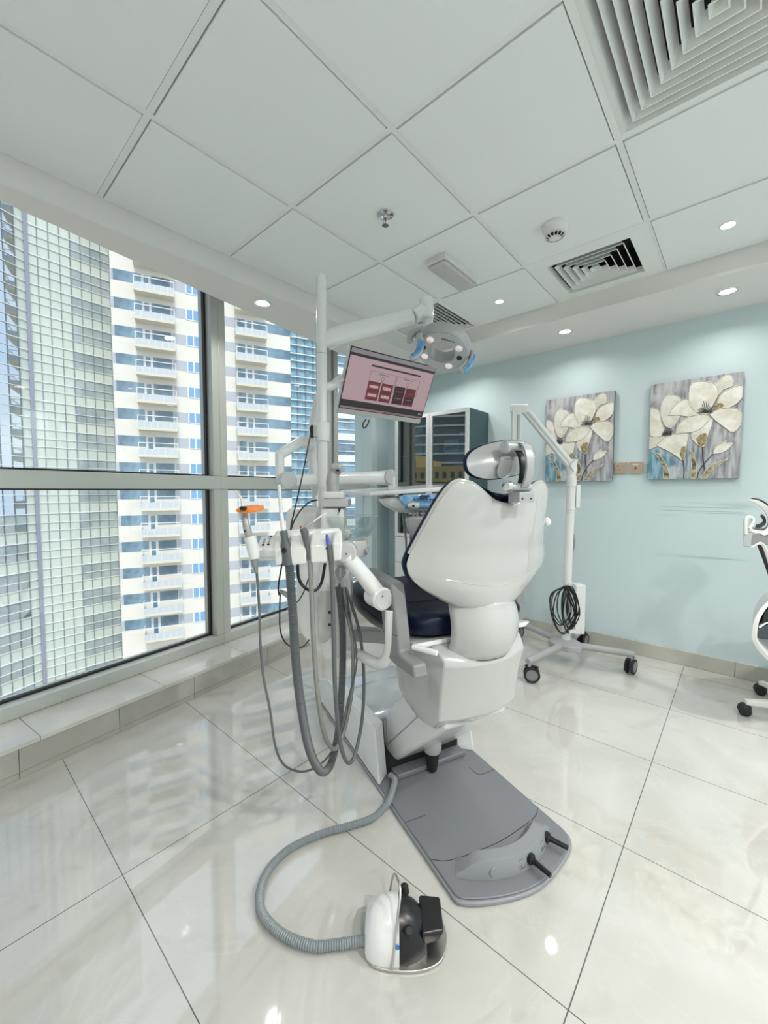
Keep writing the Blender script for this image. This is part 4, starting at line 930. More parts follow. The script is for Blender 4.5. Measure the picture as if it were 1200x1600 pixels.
for k, (x0_, x1_) in enumerate(((.245, .385), (.40, .535), (.56, .69), (.70, .83))):
    y0_, y1_ = .20, .53
    scr('dental_photo', x0_, x1_, y0_, y1_, red if k != 2 else dred, .0010, sp_)
    if k < 2:
        for yy in (.42, .27):
            scr('gum_band', x0_+.012, x1_-.012, yy-.02, yy+.075, gum, .0012, sp_)
            for j in range(6): scr('tooth', x0_+.022+j*(x1_-x0_-.04)/6, x0_+.018+(j+1)*(x1_-x0_-.04)/6, yy, yy+(.05 if k else .045), tth, .0014, sp_)
        if k: scr('photo_gap', x0_, x1_, .355, .365, dk, .0016, sp_)
    else:
        scr('lip_band', x0_+.01, x1_-.01, .25, .36, dred, .0012, sp_)
        for yy in (.42, .30):
            for j in range(6): scr('tooth', x0_+.025+j*(x1_-x0_-.05)/6, x0_+.022+(j+1)*(x1_-x0_-.05)/6, yy, yy+.022, tdk if yy < .4 else gum, .0014, sp_)
scr('status_box', .94, .985, .07, .10, gr, .0011, sp_)
b = MB(); b.box((-.012, -mh_/2+.008, -.002), (.02, -mh_/2+.012, -.0012), 0, MM); b.build('logo_strip', M['silver'], mo, flat=True)
MB().tube([PP(PZ(607)), at(519, 603, 1.82), at(530, 593, 1.98), at(545, 590, 2.16), MM @ V((-.05, .02, -.10)), MM @ V((-.02, 0, -.036))], [.021, .020, .019, .018, .022], 16, 8).build('support_arm', M['plastic'], mo)
for dx in (0, .006): pass
MB().tube([at(572, 655, 2.2), at(567, 663, 2.2), at(569, 669, 2.2), at(574, 664, 2.2), at(577, 656, 2.2)], .0035, 8, 8).build('cable_loop', M['black'], mo)

# ================================================================== DELIVERY TRAY with spring arm
dt = thing('delivery_unit', at(640, 790, 2.05), 'white instrument delivery unit with flat tray, blue film panel and spring arm over the chair', 'dental delivery unit')
MB().tube([at(484, 697, 1.83), at(474, 690, 1.80), at(458, 697, 1.74), at(444, 706, 1.70), at(437, 709, 1.69)], [.026, .024, .022, .022, .021], 16, 8).build('upper_arm', M['plastic'], dt)
MB().cyl(at(437, 748, 1.69), at(437, 704, 1.69), .019, 22, bev=.006).build('drop_post', M['plastic'], dt)
ja, jc = at(447, 751, 1.68), at(606, 746, 1.98)
d_ = (jc-ja).normalized(); up_ = V((0, 0, 1)); sd_ = d_.cross(up_).normalized(); up_ = sd_.cross(d_)
def sec(p, h, w_, n=16): return [p + up_*h*math.copysign(abs(math.sin(2*PI*k/n))**.6, math.sin(2*PI*k/n)) + sd_*w_*math.copysign(abs(math.cos(2*PI*k/n))**.6, math.cos(2*PI*k/n)) for k in range(n)]
MB().loft([sec(ja+d_*.0, .024, .022), sec(ja.lerp(jc, .5), .029, .024), sec(jc-d_*.0, .032, .024)]).build('spring_arm', M['plastic'], dt)
MB().cyl(ja+sd_*.032-d_*.0, ja-sd_*.032, .036, 32, bev=.004).build('arm_joint', M['plastic2'], dt)
MB().cyl(jc+sd_*.032, jc-sd_*.032, .038, 32, bev=.004).build('arm_joint', M['plastic2'], dt)
rbox('tray_post', 606, 617, 745, 766, 1.96, 2.02, M['plastic'], dt, bev=.006)
tA, tB, tC = at(577, 768.5, 1.90), at(531, 766, 2.2), at(735, 758, 2.12)
tD = tB+(tC-tA)
b = MB(); b.prism([tA, tC, tD, tB], (0, 0, -.022)); b.build('tray', M['plastic'], dt, bevel=.006)
# console under the tray
def csec(xp, y0_, y1_, d0, d1, n=20, e=.7):
    dm = (d0+d1)/2; a = at(xp, (y0_+y1_)/2, dm); h = (at(xp, y0_, dm)-at(xp, y1_, dm)).z/2; w_ = (d1-d0)/2
    return [a + V((0, 0, 1))*h*math.copysign(abs(math.sin(2*PI*k/n))**e, math.sin(2*PI*k/n)) + fd*w_*math.copysign(abs(math.cos(2*PI*k/n))**e, math.cos(2*PI*k/n)) for k in range(n)]
MB().loft([csec(592, 776, 782, 2.0, 2.15), csec(600, 775, 790, 1.96, 2.2), csec(615, 775, 798, 1.94, 2.24), csec(640, 775, 803, 1.93, 2.26), (csec(730, 775, 803, 1.93, 2.26))]).build('console', M['plastic'], dt)
MB().loft([csec(624, 775, 783, 1.90, 2.0), csec(632, 773, 795, 1.895, 2.0), csec(700, 771, 796, 1.90, 2.0), csec(728, 771, 796, 1.90, 2.0)]).build('film_panel', M['lblue'], dt)
MB().cyl(at(640, 790, 1.90), at(725, 788, 1.90), .013, 20, bev=.003).build('handle_bar', M['lblue'], dt)
MB().tube([at(637, 790, 1.89), at(645, 790, 1.89), at(655, 790, 1.89)], [.008, .014, .014], 16, 4).build('handle_end', M['plastic'], dt)
MB().cyl(at(646, 790.5, 1.877), at(646, 790.5, 1.87), .006, 14).build('handle_screw', M['black'], dt)
rbox('display_window', 656, 671, 773.5, 776.5, 1.88, 1.90, M['navyprint'], dt, bev=.001)
for k in range(7): rbox('key_print', 646+k*5, 648.5+k*5, 779, 781, 1.885, 1.90, M['navyprint'], dt, bev=.0005)
# soft holder pad under it and the instrument hoses
b = MB(); pts = [(634, 812), (640, 808), (668, 807), (700, 806), (700, 840), (652, 846), (645, 843), (637, 825)]
b.prism([at(x, y, 1.88) for x, y in pts], fd*.10); b.build('instrument_rest', M['silver2'], dt, bevel=.01)
for k, (xa, ya, xb) in enumerate(((628, 799, 634), (636, 802, 638), (645, 803, 642), (655, 804, 650))):
    MB().tube([at(xa, ya-2, 2.02), at(xa+2, ya+12, 2.0), at(xa+6, 840, 1.99), at(xb+2, 875, 1.98), at(xb+10, 905, 1.98), at(xb+28, 925, 1.98), at(xb+50, 900, 2.02), at(xb+58, 850, 2.08), at(xb+56, 800, 2.1)], .0055, 8, 6).build('instrument_hose', M['hose2'], dt)
for xk in (646, 652, 662, 672, 680): MB().cyl(at(xk, 798, 1.93), at(xk, 810, 1.93), .005, 10, bev=.001).build('instrument_stub', M['silver'], dt)

# ================================================================== ASSISTANT HOLDER on J tube
ah = thing('assistant_arm', at(610, 1015, 1.45), 'white swinging assistant arm with a four slot handpiece holder at its end', 'instrument holder')
JD = 1.40
MB().tube([at(542, 1020, 1.66), at(560, 1022, 1.60), at(582, 1034, 1.50), at(596, 1036, 1.45), at(606, 1026, 1.42), at(610, 1008, 1.40), at(610.5, 985, 1.39), at(610.5, 955, 1.38)], .0205, 18, 8).build('j_tube', M['plastic'], ah)
MB().lathe([(.0195, 0), (.0205, .002), (.0205, .008), (.0195, .010)], at(610.5, 956, 1.38), (0, 0, 1), 24, close=True).build('tube_ring', M['plastic'], ah)
j1 = at(594, 934, 1.38); u1 = (fd*-1).lerp(rt, .35).normalized()
MB().cyl(j1-u1*.055, j1+u1*.028, .0385, 32, bev=.008).build('lower_joint', M['plastic'], ah)
MB().cyl(j1+u1*.028, j1+u1*.030, .032, 32).build('joint_cap', M['plastic2'], ah)
j2 = at(541, 862, 1.30)
MB().tube([j1-u1*.02+V((0, 0, .01)), j1.lerp(j2, .5), j2+V((0, 0, -.01))], [.030, .027, .025], 20, 4).build('link_arm', M['plastic'], ah)
MB().cyl(j2+fd*.03, j2-fd*.018, .034, 32, bev=.003).build('upper_joint', M['plastic2'], ah)
for p_ in (at(541, 865.5, 1.281), at(598, 931.5, 1.345)): MB().cyl(p_, p_-fd*.002, .0025, 8).build('joint_screw', M['black'], ah)
# holder body: notched block facing the camera
HD = 1.24
hx = [428, 439, 453, 476, 486, 507, 517, 534]          # slot edges in px at the holder's depth
HB0 = at(434, 862, HD); rth = (at(534, 848, HD+.02)-at(434, 862, HD)).normalized()
upz = V((0, 0, 1))
def blk(x0, x1, yt, yb_, name='holder_finger'):
    """tapered finger block between two px columns"""
    d = HD; f = .0
    P = []
    front = [(x0, yb_), (x1, yb_-2), (x1, yt+18), (x0, yt+20)]
    b = MB()
    a = [at(x0+2, yb_, d), at(x1-1, yb_-2, d), at(x1-1, yb_-2, d+.05), at(x0+2, yb_, d+.05)]
    m1 = [at(x0, yt+22, d), at(x1+1, yt+21, d), at(x1+1, yt+21, d+.055), at(x0, yt+22, d+.055)]
    tp = [at(x0+3, yt+2, d+.03), at(x1-3, yt+1, d+.03), at(x1-3, yt+1, d+.055), at(x0+3, yt+2, d+.055)]
    b.loft([a, m1, tp]); return b.build(name, M['plastic'], ah, bevel=.006)
blk(428, 442, 836, 884); blk(452, 479, 834, 883); blk(484, 512, 831, 880); blk(519, 534, 828, 877)
b = MB(); b.loft([[at(430, 880, HD+.05), at(533, 873, HD+.05), at(533, 873, HD+.085), at(430, 880, HD+.085)], [at(427, 845, HD+.045), at(535, 833, HD+.045), at(535, 833, HD+.09), at(427, 845, HD+.09)], [at(430, 829, HD+.055), at(530, 824, HD+.055), at(530, 826, HD+.085), at(432, 831, HD+.085)]]); b.build('holder_back', M['plastic'], ah, bevel=.008)
# key pad left of it
b = MB(); b.loft([[at(405, 877, 1.27), at(431, 877, 1.26), at(431, 874, 1.32), at(405, 874, 1.33)], [at(401, 858, 1.26), at(431, 858, 1.25), at(433, 850, 1.32), at(403, 850, 1.33)], [at(408, 838, 1.31), at(432, 836, 1.30), at(432, 838, 1.33), at(408, 839, 1.34)]]); kp = b.build('key_pad', M['plastic'], ah, bevel=.004)
n_ = (at(431, 858, 1.25)-at(401, 858, 1.26)).cross(at(408, 838, 1.31)-at(401, 858, 1.26)).normalized(); n_ = n_ if n_.z > 0 else -n_
kc = {'k': (.02, .02, .025), 'b': (.15, .3, .6), 'o': (.65, .35, .08), 'g': (.1, .35, .35)}
for i, (x_, y_, c_) in enumerate(((423.5, 839.5, 'k'), (414, 844, 'b'), (422, 843.5, 'b'), (412.5, 848, 'g'), (420.5, 847.5, 'o'), (411.5, 852, 'k'), (419.5, 851.5, 'k'))):
    p_ = rp(x_, y_, at(401, 858, 1.26), n_); MB().cyl(p_+n_*.0005, p_+n_*.0032, .0042, 12).build('key', mat('key_'+c_, kc[c_], .5), kp)
b = MB(); b.loft([[at(407, 878, 1.27), at(432, 877, 1.26), at(432, 876, 1.30), at(407, 876, 1.31)], [at(405, 869, 1.265), at(432, 869, 1.255), at(432, 868, 1.30), at(405, 868, 1.31)]]); b.build('drip_cup', M['clear'], ah, bevel=.002)

# ------------------------------------------------------------------ instruments in the holder and their hoses
def instrument(name, loc, label, cat='dental handpiece'): return thing(name, loc, label, cat)
s1 = instrument('suction_handpiece', at(447, 860, HD), 'thick grey suction handpiece with long white straight tip, left slot of the holder')
MB().tube([at(436, 758, 1.30), at(439, 795, 1.27), at(443, 832, HD+.01)], [.0052, .0060, .0075], 16, 4).build('suction_tip', M['plastic'], s1)
MB().lathe([(0, 0), (.010, 0), (.0115, .004), (.0115, .012), (.0105, .026), (.0165, .045), (.0175, .050), (.0175, .072), (.0165, .108), (.0, .109)], at(443, 829, HD+.012), at(452, 885, HD+.01)-at(443, 829, HD+.012), 24).build('handle', M['hose'], s1)
MB().cyl(at(444, 860, HD-.005), at(443.5, 860, HD-.014), .008, 14, bev=.002).build('valve_lever', M['black'], s1)
MB().tube([at(452, 883, HD+.012), at(457, 950, 1.25), at(462, 1030, 1.26), at(470, 1100, 1.28), at(482, 1165, 1.32), at(496, 1199, 1.37), at(508, 1205, 1.42), at(520, 1185, 1.47), at(530, 1130, 1.52), at(535, 1050, 1.56), at(535, 980, 1.59), at(530, 925, 1.63), at(528, 915, 1.645)], [.0145, .0145, .0140, .0140], 16, 8, corr=.0052).build('suction_hose', M['hose'], s1, sharp=60)
s2 = instrument('saliva_ejector', at(481, 850, HD), 'slim grey saliva ejector with angled head and small white tube, second slot of the holder')
MB().tube([at(472, 826, HD-.005), at(476, 832, HD), at(479, 850, HD+.004), at(484, 875, HD+.012)], [.009, .0125, .0080, .0072], 16, 6).build('handle', M['hose'], s2)
MB().tube([at(477, 823, HD), at(483, 819, HD), at(490, 815, HD)], [.0065, .006, .0045], 14, 3).build('angled_head', M['silver2'], s2)
MB().tube([at(489, 815.5, HD), at(499, 808, HD+.003), at(509.5, 801.5, HD+.006)], .0027, 10, 3).build('ejector_tube', M['plastic'], s2)
MB().cyl(at(472.5, 824.5, HD-.008), at(470, 823.5, HD-.014), .006, 14, bev=.0015).build('end_cap', M['chrome'], s2)
MB().tube([at(484, 872, HD+.012), at(487, 930, 1.26), at(490, 1000, 1.27), at(496, 1080, 1.30), at(505, 1140, 1.36), at(516, 1166, 1.42), at(526, 1168, 1.47), at(538, 1140, 1.52), at(550, 1080, 1.56), at(551.5, 1020, 1.58), at(548, 985, 1.60), at(540, 950, 1.62), at(537, 918, 1.645)], [.0078, .0078, .007, .0062], 12, 8).build('ejector_hose', M['hose2'], s2)
s3 = instrument('air_water_syringe', at(512, 850, HD), 'grey air water syringe with blue nozzle, right slot of the holder')
MB().tube([at(510.5, 835, HD-.003), at(511.5, 842, HD), at(513.5, 853, HD)], [.0035, .0058, .0062], 14, 4).build('blue_nozzle', M['bluetip'], s3)
MB().tube([at(513.3, 851, HD), at(515, 862, HD+.002), at(517.5, 877, HD+.01)], [.0062, .0076, .0080], 14, 4).build('handle', M['hose'], s3)
MB().cyl(at(510.5, 857, HD-.006), at(510, 857, HD-.010), .003, 8).build('button', M['black'], s3)
MB().tube([at(517.5, 876, HD+.01), at(520, 930, 1.26), at(521.5, 1000, 1.28), at(524, 1080, 1.32), at(530, 1150, 1.38), at(538, 1183, 1.42), at(546, 1192, 1.45), at(555, 1178, 1.48), at(565, 1130, 1.52), at(568.5, 1080, 1.55), at(567, 1030, 1.58), at(561, 985, 1.60), at(548, 940, 1.62), at(540, 917, 1.645)], [.0078, .007, .0062, .006], 12, 8).build('syringe_hose', M['hose'], s3)
s4 = instrument('curing_light', at(390, 830, 1.22), 'grey curing light wand with oval orange eye shield, in front of the window', 'dental handpiece')
dc = at(391, 795, 1.20); nd = (V((0, 0, 1))+fd*-.28+rt*-.06).normalized(); ex = (rt-nd*rt.dot(nd)).normalized(); ey = nd.cross(ex)
b = MB(); b.loft([[dc+ex*.0405*math.cos(t_)*k_+ey*.034*math.sin(t_)*k_+nd*z_ for t_ in [2*PI*i/40 for i in range(40)]] for k_, z_ in ((.97, -.0018), (1, -.001), (1, .001), (.97, .0018))]); b.build('eye_shield', M['orange'], s4)
rbox('shield_clip', 376, 384.5, 791, 797, 1.165, 1.185, M['black'], s4, bev=.003)
MB().tube([at(380, 795, 1.20), at(378, 782, 1.205), at(373, 773, 1.21), at(368, 767, 1.215)], [.0048, .0045, .0035, .0028], 12, 6).build('light_guide', M['plastic'], s4)
MB().tube([at(381.5, 799, 1.205), at(383, 812, 1.205), at(386, 826, 1.205), at(390, 841, 1.21)], [.005, .0095, .0115, .0115], 18, 6).build('wand', M['silver'], s4)
MB().cyl(at(382.5, 830, 1.193), at(382.5, 830, 1.189), .003, 10).build('switch', M['black'], s4)
MB().tube([at(390, 838, 1.215), at(395, 856, 1.22), at(398, 872, 1.225)], [.0175, .018, .0155], 20, 3).build('cradle', M['plastic'], s4)
MB().tube([at(396, 873, 1.225), at(399, 884, 1.225), at(401, 895, 1.225)], [.0105, .008, .0045], 14, 4).build('strain_relief', M['hose2'], s4)
MB().tube([at(401, 893, 1.225), at(405, 950, 1.23), at(407, 1010, 1.24), at(412, 1060, 1.25), at(422, 1110, 1.27), at(430, 1165, 1.30), at(443, 1194, 1.34), at(465, 1205, 1.39), at(487, 1202, 1.43), at(512, 1183, 1.47), at(530, 1150, 1.50), at(545, 1090, 1.54), at(556, 1045, 1.56), at(556, 1010, 1.58), at(546, 960, 1.61), at(541, 918, 1.64)], .0038, 10, 8).build('cord', M['hose'], s4)
tag(MB().tube([at(409, 857, 1.24), at(400, 860, 1.235), at(394, 862, 1.235)], .006, 10, 3).build('cradle_bracket', M['plastic'], origin=at(403, 859, 1.24)), 'short white bracket joining the curing light cradle to the key pad', 'bracket')
# black cables
cable = lambda pts, r_, label, name='black_cable': tag(MB().tube(pts, r_, 8, 8).build(name, M['black'], origin=pts[0]), label, 'cable')
cl = thing('intraoral_camera', at(487, 674, 1.72), 'small black handpiece clipped on the pole collar with a thin cord hanging down', 'dental camera')
MB().tube([at(487.5, 664, 1.72), at(487.5, 668, 1.72), at(488.5, 682, 1.72), at(489, 684, 1.72)], [.003, .010, .010, .005], 14, 4).build('camera_body', M['black'], cl)
rbox('camera_clip', 490, 499, 667, 683, 1.71, 1.73, M['plastic2'], cl, bev=.004)
MB().tube([at(485, 680, 1.715), at(480, 705, 1.70), at(472, 745, 1.66), at(463, 785, 1.60), at(456, 815, 1.52), at(453, 832, 1.46), at(446, 850, 1.40), at(440, 885, 1.36), at(435, 915, 1.36), at(436, 930, 1.36)], .0028, 8, 8).build('camera_cord', M['black'], cl)
cable([at(496, 781, 1.78), at(483, 785, 1.74), at(470, 797, 1.68), at(460, 813, 1.60), at(454, 829, 1.52)], .0034, 'black cable arching from the pole foot to the back of the handpiece holder')
cable([at(465, 880, 1.33), at(466, 900, 1.33), at(472, 914, 1.33), at(484, 922.5, 1.33), at(495, 921, 1.34), at(503, 908, 1.35), at(508, 880, 1.35)], .0052, 'thick black cable loop hanging under the handpiece holder')
rm = MB(); rm.prism([at(436, 921, 1.37), at(449, 926, 1.36), at(452, 938, 1.36), (at(437, 927, 1.37))], fd*.012)
tag(rm.build('cable_junction', M['silver'], origin=at(443, 928, 1.37), bevel=.003), 'small grey box on the thin black cable in front of the sill', 'cable box')
cable([at(438, 925, 1.38), at(437, 955, 1.38), at(438, 985, 1.40), at(446, 1004, 1.42), at(460, 1012, 1.48), at(474, 1010, 1.54), at(483, 1000, 1.60)], .0026, 'thin black cable loop hanging low beside the column, from the small grey box')
cable([at(448, 937, 1.36), at(462, 942, 1.38), at(472, 930, 1.40), at(480, 910, 1.42), at(488, 882, 1.44)], .0022, 'very thin black cord rising from the small grey box to the holder')
# ================================================================== MOBILE LAMP STAND
SD = 2.94
hubp = at(884.5, 985, SD); hub = V((hubp.x, hubp.y, .15))
ls = thing('mobile_lamp_stand', (hub.x, hub.y, 0), 'white mobile lamp stand with grey four castor base in front of the left painting', 'lamp stand')
def SPx(y, dx=0): p = at(884.5+dx, y, SD); return V((hub.x, hub.y, p.z)) + rt*(dx*SD/FPX)
feet = [V((-1.009, 2.583, 0)), V((-.538, 3.148, 0)), V((-.93, 3.47, 0)), V((-1.40, 3.30, 0))]
b = MB()
pts = []
for k in range(8):
    a = PI/8+k*PI/4; pts.append(V((hub.x+math.cos(a)*.125, hub.y+math.sin(a)*.10, 0)))
b.loft([[p+V((0, 0, .115)) for p in pts], [p+V((0, 0, .155)) for p in pts], [hub.xy.to_3d().lerp(p, .45)+V((0, 0, .180)) for p in pts]]); b.build('hub', M['standgrey'], ls, bevel=.006)
for f in feet:
    dd = (f-V((hub.x, hub.y, 0))); L_ = dd.length; dd.normalize(); e = f - dd*.0
    MB().tube([V((hub.x, hub.y, .142))+dd*.08, V((f.x, f.y, .142))-dd*.02, V((f.x, f.y, .140))+dd*.022], [.024, .023, .020], 14, 0).build('base_arm', M['standgrey'], ls)
    sx_ = V((-dd.y, dd.x, 0))
    wd = (rt*.8+fd*.2).normalized()
    wn = (fd*-.9+rt*-.25).normalized() if f is feet[0] else (fd*-.7+rt*.6).normalized()
    wt = V((-wn.y, wn.x, 0))
    cst = MB().cyl((f.x, f.y, .100), (f.x, f.y, .13), .013, 14).build('castor', M['steel'], ls)
    for s_ in (-1, 1):
        c0 = V((f.x, f.y, .0525))+wt*.014+wn*s_*.010
        MB().lathe([(0, 0), (.036, 0), (.040, .001), (.051, .002), (.0515, .010), (.049, .017), (.039, .018), (.037, .016), (0, .016)], c0, wn*s_, 32).build('wheel', M['rubber'], cst)
        MB().lathe([(0, .0165), (.012, .0175), (.036, .0168), (.038, .015)], c0, wn*s_, 28).build('wheel_disc', M['castor'], cst)
    MB().tube([V((f.x, f.y, .104))-wt*.03, V((f.x, f.y, .110))+wt*.008, V((f.x, f.y, .100))+wt*.055], .011, 10, 3, flat=.5).build('brake_lever', M['rubber'], cst)
MB().cyl(SPx(1006).xy.to_3d()+V((0, 0, .17)), SPx(906), .031, 28, bev=.004).build('lower_column', M['plastic'], ls)
MB().tube([SPx(906), SPx(748, 3)], .029, 28, 0).build('column', M['plastic'], ls)
MB().cyl(SPx(760, 3), SPx(744, 3), .033, 28, bev=.002).build('column_collar', M['plastic'], ls)
rng = mat('rose_ring', (.7, .45, .4), .4)
for y_ in (796, 800): MB().cyl(SPx(y_, 2), SPx(y_+.8, 2), .0296, 28).build('height_mark', rng, ls)
MB().loft([[SPx(y_, dx)+rt*w_*math.cos(2*PI*k/20)+fd*.026*math.sin(2*PI*k/20) for k in range(20)] for y_, dx, w_ in ((745, 3, .026), (735, 3, .034), (724, 2.5, .040), (719, 4, .036))]).build('swivel_head', M['plastic'], ls, sharp=60)
MB().tube([SPx(738, 3)-fd*.03, SPx(727, -3)-fd*.03, SPx(720, 5)-fd*.03], .004, 8, 4).build('head_seam', M['plastic2'], ls)
a0_, a1_ = SPx(727, 0), at(820, 641, 2.86)
d_ = (a1_-a0_).normalized(); up_ = V((0, 0, 1)); up_ = (up_-d_*up_.dot(d_)).normalized(); sd_ = d_.cross(up_)
MB().loft([[p+up_*h*s1_+sd_*.022*s2_ for s1_, s2_ in ((-1, -1), (-1, 1), (1, 1), (1, -1))] for p, h in ((a0_, .026), (a1_, .024))]).build('spring_arm', M['plastic'], ls, bevel=.006)
MB().prism([a0_-sd_*.023+up_*.004+d_*.02, a1_-sd_*.023+up_*.004, a1_-sd_*.023-up_*.010, a0_-sd_*.023-up_*.010+d_*.02], sd_*-.0015).build('arm_groove', M['plastic2'], ls, flat=True) if sd_.dot(fd) > 0 else MB().prism([a0_+sd_*.023+up_*.004+d_*.02, a1_+sd_*.023+up_*.004, a1_+sd_*.023-up_*.010, a0_+sd_*.023-up_*.010+d_*.02], sd_*.0015).build('arm_groove', M['plastic2'], ls, flat=True)
rbox('elbow_block', 798, 824, 632, 645.5, 2.82, 2.87, M['plastic'], ls, bev=.012)
rbox('drop_post', 799, 813, 644, 690, 2.83, 2.87, M['plastic'], ls, bev=.003)
rbox('post_groove', 808, 811.5, 648, 690, 2.824, 2.83, M['silver2'], ls, bev=.001)
MB().tube([at(806, 688, 2.85), at(806, 712, 2.85), at(800, 735, 2.85)], [.03, .05, .06], 20, 4).build('lamp_head', M['plastic'], ls)
rbox('control_box', 894, 909, 911, 988, 2.97, 3.06, M['plastic'], ls, bev=.006)
rbox('power_supply', 897, 903.5, 758, 793, 2.90, 2.96, M['plastic'], ls, bev=.003)
rbox('supply_bracket', 889, 898, 768, 786, 2.91, 2.95, M['plastic2'], ls, bev=.002)
rbox('column_slot', 885.5, 887.5, 932, 963, 2.90, 2.912, M['silver'], ls, bev=.001)
rbox('cable_clip', 883, 891, 911, 918, 2.895, 2.915, M['plastic'], ls, bev=.002)
MB().tube([at(896, 792, 2.92), at(896, 815, 2.92), at(895, 836, 2.92)], .003, 8, 3).build('lead', M['silver2'], ls)
MB().tube([at(895.5, 834, 2.92), at(896, 850, 2.92), at(893.5, 867, 2.92)], [.007, .011, .008], 12, 4).build('plug', M['castor'], ls)
rbox('plug_tag', 889, 899, 983, 989, 2.86, 2.88, M['plastic'], ls, bev=.002)
# coil of black cable hung on the column
rnd = random.Random(7); pts = []
for k, (cx_, w_, h_, ph) in enumerate(((878, 24, 36, 0), (883, 16, 30, .5), (890, 12, 33, 1.0), (882, 26, 30, .2), (893, 9, 30, .4), (880, 19, 37, .8), (888, 14, 36, .1), (894, 11, 28, .9), (891, 16, 33, .3), (875, 20, 30, 0))):
    top = (887+rnd.uniform(-3, 4), 916+rnd.uniform(-1, 3)); dd = 2.865+rnd.uniform(-.02, .02)
    pts += [(top[0], top[1], dd)]
    for t_ in (.14, .3, .5, .7, .86):
        a = 2*PI*t_; pts.append((cx_ - w_*math.sin(a)*(.8+.2*math.sin(3*a+ph)), 917+h_*(1-math.cos(a)), dd))
pts.append((893, 985, 2.865))
cc_ = thing('cable_coil', at(887, 916, 2.87), 'black mains cable coiled up and hung on the mobile lamp stand', 'cable')
MB().tube([at(*p) for p in pts], .0042, 8, 6).build('cable', M['black'], cc_)

# ================================================================== OFFICE CHAIR (mostly outside the frame on the right)
oc = thing('office_chair', (.46, 3.05, 0), 'white and black ergonomic office chair on castors, cut by the right edge of the photo', 'office chair')
wpl = mat('office_white', (.74, .74, .72), .35); whub = V((.40, 3.12, 0))
ends = [V((.048, 2.988, 0)), V((.12, 3.356, 0)), V((.50, 3.46, 0)), V((.72, 3.10, 0)), V((.38, 2.76, 0))]
for e in ends:
    dd = (e-whub).normalized()
    b = MB(); s_ = V((-dd.y, dd.x, 0)); b.loft([[whub+dd*.03+s_*x+V((0, 0, z)) for x, z in ((-.028, .075), (.028, .075), (.028, .125), (-.028, .125))], [e+s_*x+V((0, 0, z)) for x, z in ((-.018, .062), (.018, .062), (.018, .088), (-.018, .088))]]); b.build('base_spoke', wpl, oc, bevel=.006)
    c0 = e+V((0, 0, .0295)); n_ = (rt*-.5-fd*.8).normalized()
    w_ = MB().cyl(c0-n_*.027, c0-n_*.004, .029, 24, bev=.006).cyl(c0+n_*.004, c0+n_*.027, .029, 24, bev=.006).build('castor', M['rubber'], oc)
    MB().lathe([(0, .036), (.02, .034), (.030, .022), (.031, .010), (.028, .010), (.02, .03), (0, .032)], c0+V((0, 0, -.0)), (0, 0, 1), 20).build('castor_hood', M['rubber'], w_)
MB().cyl(whub+V((0, 0, .07)), whub+V((0, 0, .46)), .03, 20).build('gas_lift', M['black'], oc)
OD = 1.98; vfd = fd; fd = V((ray(1190, 850).x, ray(1190, 850).y, 0)).normalized()
def oat(x, y, d=OD): return at(x, y, d)
# headrest: C shaped, white shell with black pad inside
def ribbon(pts, w_, th_, name, m_, par, n=8):
    P = catmull(pts, n); nn = len(P); rings = []
    for i in range(nn):
        T_ = (P[min(i+1, nn-1)]-P[max(i-1, 0)]).normalized(); N_ = T_.cross(fd).normalized(); t_ = th_ if isinstance(th_, float) else th_[0]+(th_[1]-th_[0])*math.sin(PI*i/(nn-1))
        rings.append([P[i]+N_*t_*a+fd*w_*c for a, c in ((-.5, 0), (.5, 0), (.5, 1), (-.5, 1))])
    return MB().loft(rings).build(name, m_, par, bevel=.003)
ribbon([oat(1171, 781), oat(1184, 785), oat(1197, 795), oat(1206, 812), oat(1204, 826), oat(1194, 833), oat(1180, 831), oat(1169, 827)], .20, (.010, .028), 'headrest_shell', wpl, oc)
ribbon([oat(1173, 779), oat(1187, 782), oat(1200, 791), oat(1211, 810), oat(1209, 829), oat(1196, 837), oat(1186, 836)], .19, (.006, .010), 'headrest_edge', M['black'], oc)
ribbon([oat(1189, 806), oat(1194, 812), oat(1194, 818), oat(1188, 823), oat(1180, 824)], .19, (.006, .012), 'headrest_pad', M['blackm'], oc)
MB().tube([oat(1164.5, 835), oat(1164.5, 815), oat(1168, 808.5), oat(1175, 809), oat(1176, 816), oat(1170, 826)], .008, 12, 6).build('headrest_hinge', wpl, oc)
b = MB(); b.prism([oat(1160, 832), oat(1178, 833), oat(1175, 855), oat(1162, 854)], fd*.05); b.build('hinge_bracket', M['silver2'], oc, bevel=.004)
b = MB(); b.prism([oat(1175, 834), oat(1187, 832), oat(1204, 842), oat(1204, 852), oat(1188, 850), oat(1174, 854), oat(1172, 848)], fd*.06); b.build('neck_cover', M['castor'], oc, bevel=.004)
ribbon([oat(1173, 855), oat(1184, 849), oat(1193, 853), oat(1200, 872), oat(1208, 900), oat(1216, 930), oat(1216, 955)], .05, (.012, .016), 'spine', wpl, oc)
ribbon([oat(1186, 852), oat(1193, 870), oat(1200, 890), oat(1212, 925)], .04, .014, 'spine_back', M['black'], oc)
ribbon([oat(1206, 938), oat(1192, 952), oat(1182, 970), oat(1178.5, 990), oat(1180, 1003), oat(1192, 1020), oat(1206, 1032), oat(1230, 1040), oat(1300, 1042), oat(1420, 1038)], .30, (.016, .022), 'seat_frame', wpl, oc)
b = MB(); b.prism([oat(1181, 984), oat(1206, 974), oat(1420, 968), oat(1430, 1008), oat(1206, 1001), oat(1180, 998)], fd*.38); b.build('seat_pad', mat('seat_fabric', (.05, .055, .07), .8), oc, bevel=.01)
ribbon([oat(1186, 981), oat(1197, 974), oat(1212, 971)], .30, .008, 'pad_trim', wpl, oc)
